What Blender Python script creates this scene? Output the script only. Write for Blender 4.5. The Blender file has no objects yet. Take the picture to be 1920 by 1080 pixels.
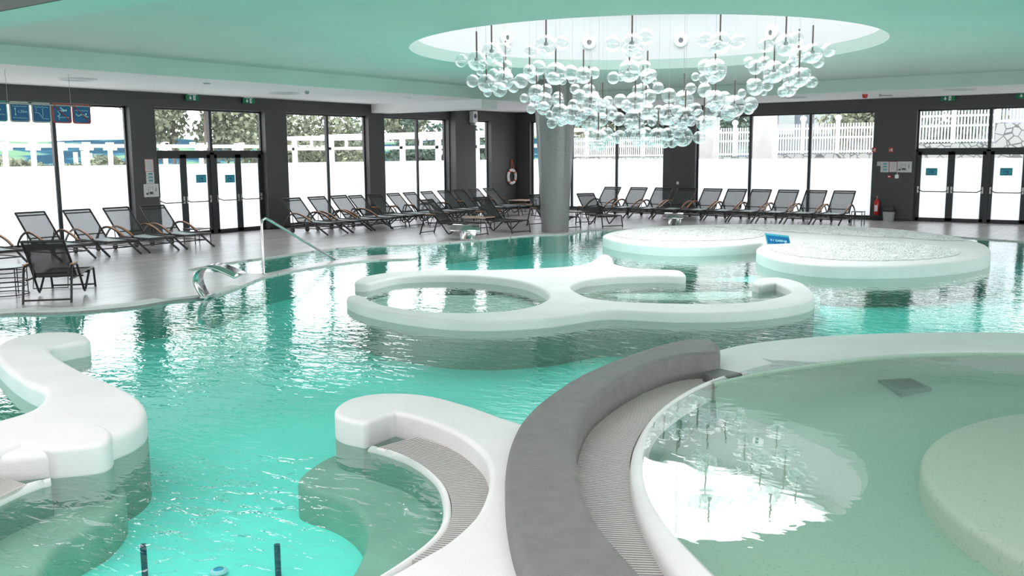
import bpy, bmesh, math, random
from mathutils import Vector, Matrix
from mathutils.geometry import tessellate_polygon
PI = math.pi
S = bpy.context.scene
COL = S.collection
random.seed(7)

# ------------------------------------------------------------------ camera
CAM_H = 2.2
FPX, PITCH, ROLL, AZ = 1742.5, 0.142559, -0.006942, 0.618686
cf = Vector((-math.sin(AZ)*math.cos(PITCH), math.cos(AZ)*math.cos(PITCH), -math.sin(PITCH)))
rt = Vector((math.cos(AZ), math.sin(AZ), 0)); up0 = rt.cross(cf)
R2 = rt*math.cos(ROLL) + up0*math.sin(ROLL)
U2 = -rt*math.sin(ROLL) + up0*math.cos(ROLL)
cd = bpy.data.cameras.new('camera'); cam = bpy.data.objects.new('camera', cd); COL.objects.link(cam)
M = Matrix((R2, U2, -cf)).transposed().to_4x4(); M.translation = (0, 0, CAM_H); cam.matrix_world = M
cd.sensor_width = 36; cd.lens = FPX/1920*36; cd.clip_end = 3000; cd.clip_start = .05
S.camera = cam
EYE = Vector((0, 0, CAM_H))
def ray(px, py): return cf + R2*((px-960)/FPX) - U2*((py-540)/FPX)
def G(px, py, z=0.0):
    d = ray(px, py); return EYE + d*((z-CAM_H)/d.z)
def HX(px, py, x):
    d = ray(px, py); return EYE + d*(x/d.x)
def HY(px, py, y):
    d = ray(px, py); return EYE + d*(y/d.y)
def HD(px, py, dep): return EYE + ray(px, py)*dep

# ------------------------------------------------------------------ world, light, exposure
W = bpy.data.worlds.new('overcast_sky'); S.world = W; W.use_nodes = True
nt = W.node_tree; bg = nt.nodes['Background']
bg.inputs[0].default_value = (.93, .97, 1, 1); bg.inputs[1].default_value = 3.8
S.view_settings.view_transform = 'Standard'; S.view_settings.look = 'None'
S.view_settings.exposure = 0.12; S.view_settings.gamma = 1; S.view_settings.use_curve_mapping = False
cy = S.cycles
cy.use_denoising = True
cy.max_bounces = 7; cy.diffuse_bounces = 4; cy.glossy_bounces = 4; cy.transmission_bounces = 6; cy.transparent_max_bounces = 24
cy.caustics_reflective = False; cy.caustics_refractive = False
cy.sample_clamp_indirect = 8
def area(name, loc, rot, sx, sy, power, color=(1, 1, 1), shape='RECTANGLE', spread=PI):
    l = bpy.data.lights.new(name, 'AREA'); l.shape = shape; l.size = sx
    if shape in ('RECTANGLE', 'ELLIPSE'): l.size_y = sy
    l.energy = power; l.color = color; l.spread = spread
    o = bpy.data.objects.new(name, l); o.location = loc; o.rotation_euler = rot; COL.objects.link(o); return o
# fill lamps added at the rear, sides and overhead; daylight down the skylight drum
area('rear_fill', (-5, -9.6, 2.3), (PI/2, 0, 0), 26, 3.4, 150, (1, .955, .975))  # unseen area lamp added behind the camera as fill
area('side_fill', (11.6, 10, 2.3), (PI/2, 0, PI/2), 30, 3.4, 700, (1, .955, .975))  # fill lamp added along the unseen side wall
area('skylight_daylight', (-8.81, 16.82, 5.74), (0, 0, 0), 8.2, 8.2, 540, (1, .955, .975), 'DISK')
area('overhead_fill', (-4, .6, 4.5), (0, 0, 0), 20, 9, 1020, (1, .955, .975))  # no skylight here: lamp added overhead to brighten the near pools
area('left_fill', (-21.9, -2, 2.3), (PI/2, 0, -PI/2), 14, 3.2, 120, (1, .955, .975))  # extra fill lamp added by the unseen end of the left wall

# ------------------------------------------------------------------ materials
def mat(name, col, rough=.6, metal=0, spec=.5, noise=None, bump=None, alpha=1):
    m = bpy.data.materials.new(name); m.use_nodes = True; n = m.node_tree.nodes; l = m.node_tree.links
    b = n['Principled BSDF']; b.inputs['Base Color'].default_value = (*col, 1)
    b.inputs['Roughness'].default_value = rough; b.inputs['Metallic'].default_value = metal
    b.inputs['Specular IOR Level'].default_value = spec
    if noise or bump:
        tc = n.new('ShaderNodeTexCoord')
    if noise:                                    # (scale, amount, detail)
        tx = n.new('ShaderNodeTexNoise'); tx.inputs['Scale'].default_value = noise[0]; tx.inputs['Detail'].default_value = noise[2]
        l.new(tc.outputs['Object'], tx.inputs['Vector'])
        r = n.new('ShaderNodeMapRange'); r.inputs['From Min'].default_value = .3; r.inputs['From Max'].default_value = .7
        r.inputs['To Min'].default_value = 1-noise[1]; r.inputs['To Max'].default_value = 1+noise[1]
        l.new(tx.outputs['Fac'], r.inputs['Value'])
        v = n.new('ShaderNodeVectorMath'); v.operation = 'SCALE'; v.inputs[0].default_value = col
        l.new(r.outputs[0], v.inputs['Scale']); l.new(v.outputs[0], b.inputs['Base Color'])
    if bump:                                     # (scale, distance)
        tx = n.new('ShaderNodeTexNoise'); tx.inputs['Scale'].default_value = bump[0]; tx.inputs['Detail'].default_value = 3
        l.new(tc.outputs['Object'], tx.inputs['Vector'])
        bp = n.new('ShaderNodeBump'); bp.inputs['Distance'].default_value = bump[1]; bp.inputs['Strength'].default_value = 1
        l.new(tx.outputs['Fac'], bp.inputs['Height']); l.new(bp.outputs[0], b.inputs['Normal'])
    return m
M_ = {}
M_['plaster'] = mat('cast_stone_white', (.74, .74, .725), .62, noise=(1.6, .05, 5), bump=(60, .002))
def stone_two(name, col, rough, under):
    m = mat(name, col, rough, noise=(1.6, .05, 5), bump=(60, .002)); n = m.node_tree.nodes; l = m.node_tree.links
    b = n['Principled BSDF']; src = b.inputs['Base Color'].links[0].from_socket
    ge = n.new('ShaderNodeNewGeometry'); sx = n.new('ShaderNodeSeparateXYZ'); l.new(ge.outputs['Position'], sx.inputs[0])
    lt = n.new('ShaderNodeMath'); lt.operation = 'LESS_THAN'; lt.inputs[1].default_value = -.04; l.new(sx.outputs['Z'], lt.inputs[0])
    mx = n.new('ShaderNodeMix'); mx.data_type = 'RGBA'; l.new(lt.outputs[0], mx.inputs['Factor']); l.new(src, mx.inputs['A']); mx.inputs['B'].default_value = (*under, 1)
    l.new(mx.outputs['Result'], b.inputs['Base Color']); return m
M_['plaster'] = stone_two('cast_stone_shaded_below_water', (.74, .735, .725), .62, (.12, .28, .20))  # below the water line, shade and water tint are put into the stone colour
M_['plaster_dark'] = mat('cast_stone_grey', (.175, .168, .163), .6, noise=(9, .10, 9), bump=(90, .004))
M_['plaster_in'] = mat('kids_pool_render', (.40, .47, .42), .6, noise=(14, .06, 5))
M_['wall'] = mat('dark_grey_wall_paint', (.062, .060, .060), .55)
M_['soffit'] = mat('white_soffit_paint', (.93, .915, .915), .8, noise=(30, .02, 2))
M_['green'] = mat('mint_ceiling_paint', (.61, .715, .65), .6, noise=(.8, .03, 3))
M_['recess'] = mat('shaded_recess_grey', (.12, .12, .11), .8)  # shade of the unlit ceiling recess is put into this dark colour
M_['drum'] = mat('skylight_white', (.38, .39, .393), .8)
M_['flare'] = mat('skylight_rim', (.42, .50, .46), .7)  # green reflected from the ceiling is put into the rim's white
M_['frame'] = mat('black_window_frame', (.022, .022, .024), .4)
M_['black'] = mat('black_metal', (.015, .014, .014), .38)
M_['dark_alu'] = mat('bronze_dark_metal', (.035, .03, .028), .3, metal=.3)
M_['wood'] = mat('teak_inlay', (.42, .19, .08), .4, noise=(20, .2, 3))
M_['woodlight'] = mat('pale_wood_slats', (.55, .38, .28), .5, noise=(12, .15, 3))
M_['steel'] = mat('polished_steel', (.55, .54, .53), .14, metal=1)
M_['brushed'] = mat('brushed_steel', (.42, .41, .40), .28, metal=1)
M_['white'] = mat('white_plastic', (.8, .8, .8), .4)
M_['grey'] = mat('grey_plastic', (.38, .38, .38), .5)
M_['red'] = mat('red_enamel', (.55, .02, .015), .3)
M_['redm'] = mat('red_rim', (.45, .05, .04), .5)
M_['orange'] = mat('orange_band', (.7, .12, .05), .5)
M_['blue'] = mat('sign_blue', (.0, .11, .27), .45)
M_['deepblue'] = mat('deep_blue', (0, .03, .07), .5)
M_['cyan'] = mat('sign_teal', (.04, .32, .38), .5)
M_['lines'] = mat('pictogram_pale_blue', (.45, .78, .82), .5)
M_['beige'] = mat('sign_beige_rim', (.55, .52, .45), .5)
M_['greenrim'] = mat('sign_green_rim', (.03, .3, .22), .5)
M_['exit'] = mat('exit_green', (.0, .16, .06), .5)
M_['paper'] = mat('paper', (.62, .62, .62), .6)
M_['ink'] = mat('print_ink', (.09, .1, .11), .6)
M_['grate'] = mat('grating_pale', (.52, .50, .48), .45)
M_['gratec'] = mat('grating_channel', (.05, .05, .05), .7)
M_['pebble'] = mat('white_pebbles', (.68, .685, .68), .55, noise=(3, .12, 4))
M_['fence'] = mat('white_fence_paint', (.85, .85, .85), .5)
M_['bark'] = mat('bark', (.16, .13, .11), .9)
M_['leaf'] = mat('olive_leaves', (.22, .24, .16), .7, noise=(2, .5, 4))
M_['leaf2'] = mat('pine_needles', (.09, .14, .10), .7, noise=(2, .4, 4))
M_['paving'] = mat('outdoor_paving', (.5, .49, .47), .8)
M_['concrete'] = mat('pale_concrete', (.6, .58, .56), .8, noise=(3, .08, 4))
M_['antenna'] = mat('antenna_grey', (.4, .45, .45), .6)
M_['facade'] = mat('blue_grey_facade', (.16, .19, .23), .7, noise=(1, .25, 3))
M_['bottom'] = mat('pool_turquoise_mosaic', (.19, .92, .79), .6, noise=(.6, .12, 3))
M_['bench'] = mat('pool_bench_green', (.24, .41, .31), .6, noise=(3, .10, 5))
M_['shelf'] = mat('pool_shelf_green', (.60, .80, .69), .6, noise=(3, .10, 5))
M_['poolside'] = mat('pool_side_mosaic', (.06, .46, .37), .5)
M_['stem'] = mat('bronze_stem', (.16, .12, .11), .4, metal=.6)
M_['draincover'] = mat('drain_grey', (.17, .25, .22), .5)
M_['skirt'] = mat('pool_wall_green', (.16, .42, .32), .6, noise=(3, .08, 4))
M_['poollight'] = mat('pool_light_blue', (.02, .35, .6), .4)

def sheet(name, rough, col, trans, spec=.06):
    """thin sheet that lets `trans` of the light straight through"""
    m = bpy.data.materials.new(name); m.use_nodes = True; n = m.node_tree.nodes; l = m.node_tree.links
    n.clear(); o = n.new('ShaderNodeOutputMaterial'); t = n.new('ShaderNodeBsdfTransparent'); p = n.new('ShaderNodeBsdfPrincipled')
    p.inputs['Base Color'].default_value = (*col, 1); p.inputs['Roughness'].default_value = rough
    mx = n.new('ShaderNodeMixShader'); mx.inputs[0].default_value = trans
    l.new(p.outputs[0], mx.inputs[1]); l.new(t.outputs[0], mx.inputs[2]); l.new(mx.outputs[0], o.inputs[0]); return m
M_['sling'] = sheet('grey_sling_mesh', .6, (.06, .068, .066), .21)
M_['sling_seat'] = sheet('pale_sling_mesh', .45, (.66, .76, .80), .12)
M_['sling_black'] = sheet('black_sling_mesh', .6, (.025, .024, .024), .14)
M_['glass'] = sheet('window_glass', .02, (.6, .7, .7), .955)
M_['lid'] = sheet('smoked_plastic', .3, (.05, .05, .05), .1)

def film(name):
    m = bpy.data.materials.new(name); m.use_nodes = True; n = m.node_tree.nodes; l = m.node_tree.links
    n.clear(); o = n.new('ShaderNodeOutputMaterial'); t = n.new('ShaderNodeBsdfTranslucent'); t.inputs[0].default_value = (.95, .96, .98, 1)
    d = n.new('ShaderNodeBsdfDiffuse'); d.inputs[0].default_value = (.8, .82, .84, 1)
    mx = n.new('ShaderNodeMixShader'); mx.inputs[0].default_value = .15
    l.new(t.outputs[0], mx.inputs[1]); l.new(d.outputs[0], mx.inputs[2]); l.new(mx.outputs[0], o.inputs[0]); return m
M_['film'] = film('frosted_film')

def bubble_mat():
    m = bpy.data.materials.new('blown_glass'); m.use_nodes = True; n = m.node_tree.nodes; l = m.node_tree.links
    n.clear(); o = n.new('ShaderNodeOutputMaterial'); t = n.new('ShaderNodeBsdfTransparent'); t.inputs[0].default_value = (.90, .93, .93, 1)
    g = n.new('ShaderNodeBsdfGlossy'); g.inputs['Roughness'].default_value = .03; g.inputs['Color'].default_value = (1, 1, 1, 1)
    d = n.new('ShaderNodeBsdfTranslucent'); d.inputs[0].default_value = (.95, .97, .97, 1)
    lw = n.new('ShaderNodeLayerWeight'); lw.inputs[0].default_value = .28
    mr = n.new('ShaderNodeMapRange'); mr.inputs['From Min'].default_value = 0; mr.inputs['From Max'].default_value = 1
    mr.inputs['To Min'].default_value = .05; mr.inputs['To Max'].default_value = .68
    m1 = n.new('ShaderNodeMixShader'); m1.inputs[0].default_value = .05
    m2 = n.new('ShaderNodeMixShader')
    l.new(t.outputs[0], m1.inputs[1]); l.new(d.outputs[0], m1.inputs[2])
    l.new(lw.outputs['Facing'], mr.inputs['Value']); l.new(mr.outputs[0], m2.inputs[0])
    l.new(m1.outputs[0], m2.inputs[1]); l.new(g.outputs[0], m2.inputs[2]); l.new(m2.outputs[0], o.inputs[0]); return m
M_['bubble'] = bubble_mat()

def water_mat(name, tint, scale, strength, spots=(), calm=0.0, ior=3.7):
    m = bpy.data.materials.new(name); m.use_nodes = True; n = m.node_tree.nodes; l = m.node_tree.links
    n.clear(); o = n.new('ShaderNodeOutputMaterial'); t = n.new('ShaderNodeBsdfTransparent'); t.inputs[0].default_value = (*tint, 1)
    g = n.new('ShaderNodeBsdfGlossy'); g.inputs['Roughness'].default_value = .0; g.inputs['Color'].default_value = (1, 1, 1, 1)
    tc = n.new('ShaderNodeTexCoord')
    mp = n.new('ShaderNodeMapping'); mp.inputs['Rotation'].default_value = (0, 0, AZ+.15); mp.inputs['Scale'].default_value = (.8, 1.5, 1)
    l.new(tc.outputs['Object'], mp.inputs['Vector'])
    t1 = n.new('ShaderNodeTexNoise'); t1.inputs['Scale'].default_value = scale; t1.inputs['Detail'].default_value = 2.5; t1.inputs['Distortion'].default_value = .6
    l.new(mp.outputs[0], t1.inputs['Vector'])
    t2 = n.new('ShaderNodeTexNoise'); t2.inputs['Scale'].default_value = .28; t2.inputs['Detail'].default_value = 2
    l.new(tc.outputs['Object'], t2.inputs['Vector'])
    mr = n.new('ShaderNodeMapRange'); mr.inputs['From Min'].default_value = .35; mr.inputs['From Max'].default_value = .65
    mr.inputs['To Min'].default_value = strength*.35; mr.inputs['To Max'].default_value = strength
    l.new(t2.outputs['Fac'], mr.inputs['Value'])
    last = mr.outputs[0]
    for (x, y, r, k) in spots:                   # stirred-up water: amplitude added around (x, y)
        ds = n.new('ShaderNodeVectorMath'); ds.operation = 'DISTANCE'; ds.inputs[1].default_value = (x, y, 0)
        l.new(tc.outputs['Object'], ds.inputs[0])
        q = n.new('ShaderNodeMapRange'); q.interpolation_type = 'SMOOTHSTEP'; q.inputs['From Min'].default_value = 0; q.inputs['From Max'].default_value = r
        q.inputs['To Min'].default_value = k; q.inputs['To Max'].default_value = 0
        l.new(ds.outputs['Value'], q.inputs['Value'])
        a = n.new('ShaderNodeMath'); a.operation = 'ADD'; l.new(last, a.inputs[0]); l.new(q.outputs[0], a.inputs[1]); last = a.outputs[0]
    hgt = n.new('ShaderNodeMath'); hgt.operation = 'MULTIPLY'; l.new(t1.outputs['Fac'], hgt.inputs[0]); l.new(last, hgt.inputs[1])
    bp = n.new('ShaderNodeBump'); bp.inputs['Strength'].default_value = 1; bp.inputs['Distance'].default_value = 1
    l.new(hgt.outputs[0], bp.inputs['Height'])
    lw = n.new('ShaderNodeLayerWeight'); lw.inputs[0].default_value = .5
    pw = n.new('ShaderNodeMath'); pw.operation = 'POWER'; pw.inputs[1].default_value = ior; l.new(lw.outputs['Facing'], pw.inputs[0])
    fr = n.new('ShaderNodeMapRange'); fr.inputs['To Min'].default_value = .025; l.new(pw.outputs[0], fr.inputs['Value'])
    l.new(bp.outputs[0], lw.inputs['Normal']); l.new(bp.outputs[0], g.inputs['Normal'])
    mx = n.new('ShaderNodeMixShader'); l.new(fr.outputs[0], mx.inputs[0]); l.new(t.outputs[0], mx.inputs[1]); l.new(g.outputs[0], mx.inputs[2])
    l.new(mx.outputs[0], o.inputs[0]); return m

def brick_mat(name, c1, c2, mortar, scale, w, h, rough, rot=0, ms=.01, bump=0.0, noise=0):
    m = bpy.data.materials.new(name); m.use_nodes = True; n = m.node_tree.nodes; l = m.node_tree.links
    b = n['Principled BSDF']; b.inputs['Roughness'].default_value = rough
    tc = n.new('ShaderNodeTexCoord'); mp = n.new('ShaderNodeMapping'); mp.inputs['Rotation'].default_value = (0, 0, rot)
    br = n.new('ShaderNodeTexBrick'); br.inputs['Color1'].default_value = (*c1, 1); br.inputs['Color2'].default_value = (*c2, 1); br.inputs['Mortar'].default_value = (*mortar, 1)
    br.inputs['Scale'].default_value = scale; br.inputs['Brick Width'].default_value = w; br.inputs['Row Height'].default_value = h
    br.inputs['Mortar Size'].default_value = ms; br.inputs['Mortar Smooth'].default_value = .3
    l.new(tc.outputs['Object'], mp.inputs[0]); l.new(mp.outputs[0], br.inputs['Vector'])
    src = br.outputs['Color']
    if noise:
        tx = n.new('ShaderNodeTexNoise'); tx.inputs['Scale'].default_value = 1.2; tx.inputs['Detail'].default_value = 5
        l.new(tc.outputs['Object'], tx.inputs['Vector'])
        mr = n.new('ShaderNodeMapRange'); mr.inputs['To Min'].default_value = 1-noise; mr.inputs['To Max'].default_value = 1+noise
        l.new(tx.outputs['Fac'], mr.inputs['Value'])
        v = n.new('ShaderNodeVectorMath'); v.operation = 'SCALE'; l.new(src, v.inputs[0]); l.new(mr.outputs[0], v.inputs['Scale']); src = v.outputs[0]
    l.new(src, b.inputs['Base Color'])
    return m, b, br
M_['deck'], _b, _r = brick_mat('deck_planks', (.55, .50, .49), (.47, .43, .42), (.33, .30, .30), 1, 1.2, .2, .26, PI/2, .006, noise=.12)

def column_mat():
    m = bpy.data.materials.new('grey_glass_mosaic'); m.use_nodes = True; n = m.node_tree.nodes; l = m.node_tree.links
    b = n['Principled BSDF']
    uv = n.new('ShaderNodeUVMap')
    br = n.new('ShaderNodeTexBrick'); br.offset = 0; br.inputs['Scale'].default_value = 1
    br.inputs['Color1'].default_value = (.165, .15, .145, 1); br.inputs['Color2'].default_value = (.22, .205, .198, 1); br.inputs['Mortar'].default_value = (.25, .245, .24, 1)
    br.inputs['Brick Width'].default_value = .03; br.inputs['Row Height'].default_value = .03; br.inputs['Mortar Size'].default_value = .003
    l.new(uv.outputs[0], br.inputs['Vector']); l.new(br.outputs['Color'], b.inputs['Base Color'])
    b.inputs['Roughness'].default_value = .22
    bp = n.new('ShaderNodeBump'); bp.inputs['Distance'].default_value = .004; bp.inputs['Strength'].default_value = .8; bp.invert = True
    tx = n.new('ShaderNodeTexNoise'); tx.inputs['Scale'].default_value = 9; l.new(uv.outputs[0], tx.inputs['Vector'])
    a = n.new('ShaderNodeMath'); a.operation = 'ADD'; l.new(br.outputs['Fac'], a.inputs[0]); l.new(tx.outputs['Fac'], a.inputs[1])
    l.new(a.outputs[0], bp.inputs['Height']); l.new(bp.outputs[0], b.inputs['Normal']); return m
M_['mosaic'] = column_mat()

def speckle_mat(name, col, dark, scale=45):
    m = bpy.data.materials.new(name); m.use_nodes = True; n = m.node_tree.nodes; l = m.node_tree.links
    b = n['Principled BSDF']; b.inputs['Roughness'].default_value = .6
    tc = n.new('ShaderNodeTexCoord'); v = n.new('ShaderNodeTexNoise'); v.inputs['Scale'].default_value = scale; v.inputs['Detail'].default_value = 1
    l.new(tc.outputs['Object'], v.inputs['Vector'])
    r = n.new('ShaderNodeValToRGB'); r.color_ramp.elements[0].position = .28; r.color_ramp.elements[0].color = (*dark, 1)
    r.color_ramp.elements[1].position = .38; r.color_ramp.elements[1].color = (*col, 1)
    l.new(v.outputs['Fac'], r.inputs[0])
    l.new(r.outputs[0], b.inputs['Base Color']); return m
M_['kidsfloor'] = speckle_mat('kids_pool_floor', (.34, .50, .395), (.24, .39, .31))
M_['platform'] = speckle_mat('kids_pool_platform', (.58, .62, .52), (.42, .48, .40))

def stone_mat():
    m = bpy.data.materials.new('crazy_paving_stone'); m.use_nodes = True; n = m.node_tree.nodes; l = m.node_tree.links
    b = n['Principled BSDF']; b.inputs['Roughness'].default_value = .8
    tc = n.new('ShaderNodeTexCoord'); v = n.new('ShaderNodeTexVoronoi'); v.feature = 'DISTANCE_TO_EDGE'; v.inputs['Scale'].default_value = 3.2
    l.new(tc.outputs['Object'], v.inputs['Vector'])
    r = n.new('ShaderNodeValToRGB'); r.color_ramp.elements[0].position = .02; r.color_ramp.elements[0].color = (.12, .12, .12, 1)
    r.color_ramp.elements[1].position = .06; r.color_ramp.elements[1].color = (.46, .46, .45, 1)
    l.new(v.outputs['Distance'], r.inputs[0]); l.new(r.outputs[0], b.inputs['Base Color']); return m
M_['stone'] = stone_mat()

def hill_mat():
    m = bpy.data.materials.new('far_hills'); m.use_nodes = True; n = m.node_tree.nodes; l = m.node_tree.links
    b = n['Principled BSDF']; b.inputs['Roughness'].default_value = 1; b.inputs['Specular IOR Level'].default_value = 0
    tc = n.new('ShaderNodeTexCoord'); v = n.new('ShaderNodeTexNoise'); v.inputs['Scale'].default_value = .018; v.inputs['Detail'].default_value = 4
    l.new(tc.outputs['Object'], v.inputs['Vector'])
    r = n.new('ShaderNodeValToRGB'); e = r.color_ramp.elements; e[0].position = .44; e[0].color = (.02, .055, .085, 1); e[1].position = .56; e[1].color = (.14, .24, .15, 1)
    q = e.new(.5); q.color = (.03, .10, .15, 1)
    l.new(v.outputs['Fac'], r.inputs[0]); l.new(r.outputs[0], b.inputs['Base Color']); return m
M_['hill'] = hill_mat()

# ------------------------------------------------------------------ builders
class MB:
    def __init__(s): s.v = []; s.f = []; s.sm = []; s.uv = None
    def add(s, vs, fs, smooth=False):
        o = len(s.v); s.v += [tuple(p) for p in vs]; s.f += [tuple(i+o for i in f) for f in fs]; s.sm += [smooth]*len(fs)
    def box(s, c, d, m=None):
        x, y, z = d[0]/2, d[1]/2, d[2]/2; vs = []
        for a in (-1, 1):
            for b in (-1, 1):
                for e in (-1, 1):
                    p = Vector((a*x, b*y, e*z))
                    if m: p = m @ p
                    vs.append(Vector(c)+p)
        s.add(vs, [(0, 1, 3, 2), (4, 6, 7, 5), (0, 4, 5, 1), (2, 3, 7, 6), (0, 2, 6, 4), (1, 5, 7, 3)]); return s
    def bb(s, lo, hi): return s.box([(a+b)/2 for a, b in zip(lo, hi)], [abs(b-a) for a, b in zip(lo, hi)])
    def tube(s, pts, r, n=8, cap=True, flat=None):
        pts = [Vector(p) for p in pts]; k = len(pts); rs = r if isinstance(r, (list, tuple)) else [r]*k
        vs = []; prev = None
        for i, p in enumerate(pts):
            t = (pts[min(i+1, k-1)]-pts[max(i-1, 0)]).normalized()
            if prev is None:
                a = Vector((0, 0, 1)) if abs(t.z) < .9 else Vector((0, 1, 0))
                u = t.cross(a).normalized()
            else:
                u = (prev - t*prev.dot(t)).normalized()
            prev = u; w = t.cross(u)
            for j in range(n):
                q = 2*PI*(j+.5)/n
                fu, fw = (1, 1) if flat is None else flat
                vs.append(p + u*math.cos(q)*rs[i]*fu + w*math.sin(q)*rs[i]*fw)
        fs = [(i*n+j, i*n+(j+1) % n, (i+1)*n+(j+1) % n, (i+1)*n+j) for i in range(k-1) for j in range(n)]
        s.add(vs, fs, n > 4)
        if cap: s.add([vs[j] for j in range(n)], [tuple(range(n))[::-1]]); s.add([vs[(k-1)*n+j] for j in range(n)], [tuple(range(n))])
        return s
    def lathe(s, c, prof, n=32, smooth=True, axis=None):
        vs = []; 
        for (r, z) in prof:
            for j in range(n):
                p = Vector((r*math.cos(2*PI*j/n), r*math.sin(2*PI*j/n), z))
                if axis: p = axis @ p
                vs.append(Vector(c)+p)
        k = len(prof)
        s.add(vs, [(i*n+j, i*n+(j+1) % n, (i+1)*n+(j+1) % n, (i+1)*n+j) for i in range(k-1) for j in range(n)], smooth); return s
    def sphere(s, c, r, n=16, sc=(1, 1, 1)):
        m = n//2; vs = [Vector(c)+Vector((0, 0, r*sc[2]))]
        for i in range(1, m):
            for j in range(n):
                a = PI*i/m; b = 2*PI*j/n; vs.append(Vector(c)+Vector((r*sc[0]*math.sin(a)*math.cos(b), r*sc[1]*math.sin(a)*math.sin(b), r*sc[2]*math.cos(a))))
        vs.append(Vector(c)-Vector((0, 0, r*sc[2]))); L = len(vs)-1
        fs = [(0, 1+j, 1+(j+1) % n) for j in range(n)]
        fs += [(1+i*n+j, 1+(i+1)*n+j, 1+(i+1)*n+(j+1) % n, 1+i*n+(j+1) % n) for i in range(m-2) for j in range(n)]
        fs += [(L, 1+(m-2)*n+(j+1) % n, 1+(m-2)*n+j) for j in range(n)]
        s.add(vs, fs, True); return s
    def mesh(s, name, m):
        me = bpy.data.meshes.new(name); me.from_pydata(s.v, [], s.f); me.polygons.foreach_set('use_smooth', s.sm)
        me.materials.append(m if not isinstance(m, str) else M_[m])
        bm = bmesh.new(); bm.from_mesh(me); bmesh.ops.recalc_face_normals(bm, faces=bm.faces); bm.to_mesh(me); bm.free()
        me.update(); return me
    def build(s, name, m, parent=None, world=False):
        o = bpy.data.objects.new(name, s.mesh(name, m)); COL.objects.link(o)
        if parent is not None:
            o.parent = parent
            if world: o.matrix_parent_inverse = parent_matrix(parent).inverted()
        return o
def parent_matrix(p): return Matrix.Translation(p.location) @ p.rotation_euler.to_matrix().to_4x4()
def tag(o, label, cat, group=None, kind=None):
    if label: o['label'] = label
    if cat: o['category'] = cat
    if group: o['group'] = group
    if kind: o['kind'] = kind
    return o
def struct(o): o['kind'] = 'structure'; return o
def thing(name, label, cat, loc=(0, 0, 0), rz=0, group=None):
    o = bpy.data.objects.new(name, None); COL.objects.link(o); o.location = loc; o.rotation_euler = (0, 0, rz); o.empty_display_size = .1
    return tag(o, label, cat, group)
def copy_tree(o, loc, rz, label=None, group=None):
    c = o.copy(); COL.objects.link(c); c.location = loc; c.rotation_euler = (0, 0, rz)
    if label: c['label'] = label
    if group: c['group'] = group
    for ch in o.children:
        d = ch.copy(); COL.objects.link(d); d.parent = c
        for g in ch.children:
            e = g.copy(); COL.objects.link(e); e.parent = d
    return c
def rotz(a): return Matrix.Rotation(a, 3, 'Z')

def smooth_loop(pts, sub=5):
    """closed Catmull-Rom through pts; a third value marks a sharp corner"""
    n = len(pts); out = []
    for i in range(n):
        p0, p1, p2, p3 = pts[i-1], pts[i], pts[(i+1) % n], pts[(i+2) % n]
        a, b = Vector(p1[:2]), Vector(p2[:2])
        z = Vector(p0[:2]) if len(p1) < 3 else a*2-b
        d = Vector(p3[:2]) if len(p2) < 3 else b*2-a
        L = (b-a).length
        t1 = (b-z); t2 = (d-a)
        t1 = t1.normalized()*L*.9 if t1.length else (b-a); t2 = t2.normalized()*L*.9 if t2.length else (b-a)
        if len(p1) > 2 and len(p2) > 2: t1 = t2 = b-a
        for k in range(sub):
            t = k/sub; h = 2*t**3-3*t**2+1, t**3-2*t**2+t, -2*t**3+3*t**2, t**3-t**2
            q = a*h[0]+t1*h[1]+b*h[2]+t2*h[3]; out.append(Vector((q.x, q.y)))
    return out
def smooth_line(pts, sub=5):
    P = [Vector(p[:2]) for p in pts]; n = len(P); out = []
    for i in range(n-1):
        p1, p2 = P[i], P[i+1]; p0 = P[i-1] if i else p1*2-p2; p3 = P[i+2] if i+2 < n else p2*2-p1
        for k in range(sub):
            t = k/sub
            out.append(.5*((2*p1)+(p2-p0)*t+(2*p0-5*p1+4*p2-p3)*t*t+(3*p1-p0-3*p2+p3)*t**3))
    out.append(P[-1]); return out
def resample(P, n):
    L = [0]
    for a, b in zip(P, P[1:]): L.append(L[-1]+(b-a).length)
    out = []; j = 0
    for i in range(n):
        s = L[-1]*i/(n-1)
        while j < len(P)-2 and L[j+1] < s: j += 1
        t = (s-L[j])/max(L[j+1]-L[j], 1e-9); out.append(P[j].lerp(P[j+1], min(max(t, 0), 1)))
    return out
def area2(p): return sum(a.x*b.y-b.x*a.y for a, b in zip(p, p[1:]+p[:1]))/2
def offset(p, d):
    n = len(p); out = []
    for i in range(n):
        a, b, c = p[i-1], p[i], p[(i+1) % n]
        e1 = (b-a); e2 = (c-b)
        if e1.length < 1e-6: e1 = e2
        if e2.length < 1e-6: e2 = e1
        e1 = e1.normalized(); e2 = e2.normalized()
        n1 = Vector((-e1.y, e1.x)); n2 = Vector((-e2.y, e2.x)); m = n1+n2
        if m.length < 1e-6: m = n1
        m.normalize(); k = 1/max(m.dot(n1), .6); out.append(b+m*d*k)
    return out
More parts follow.
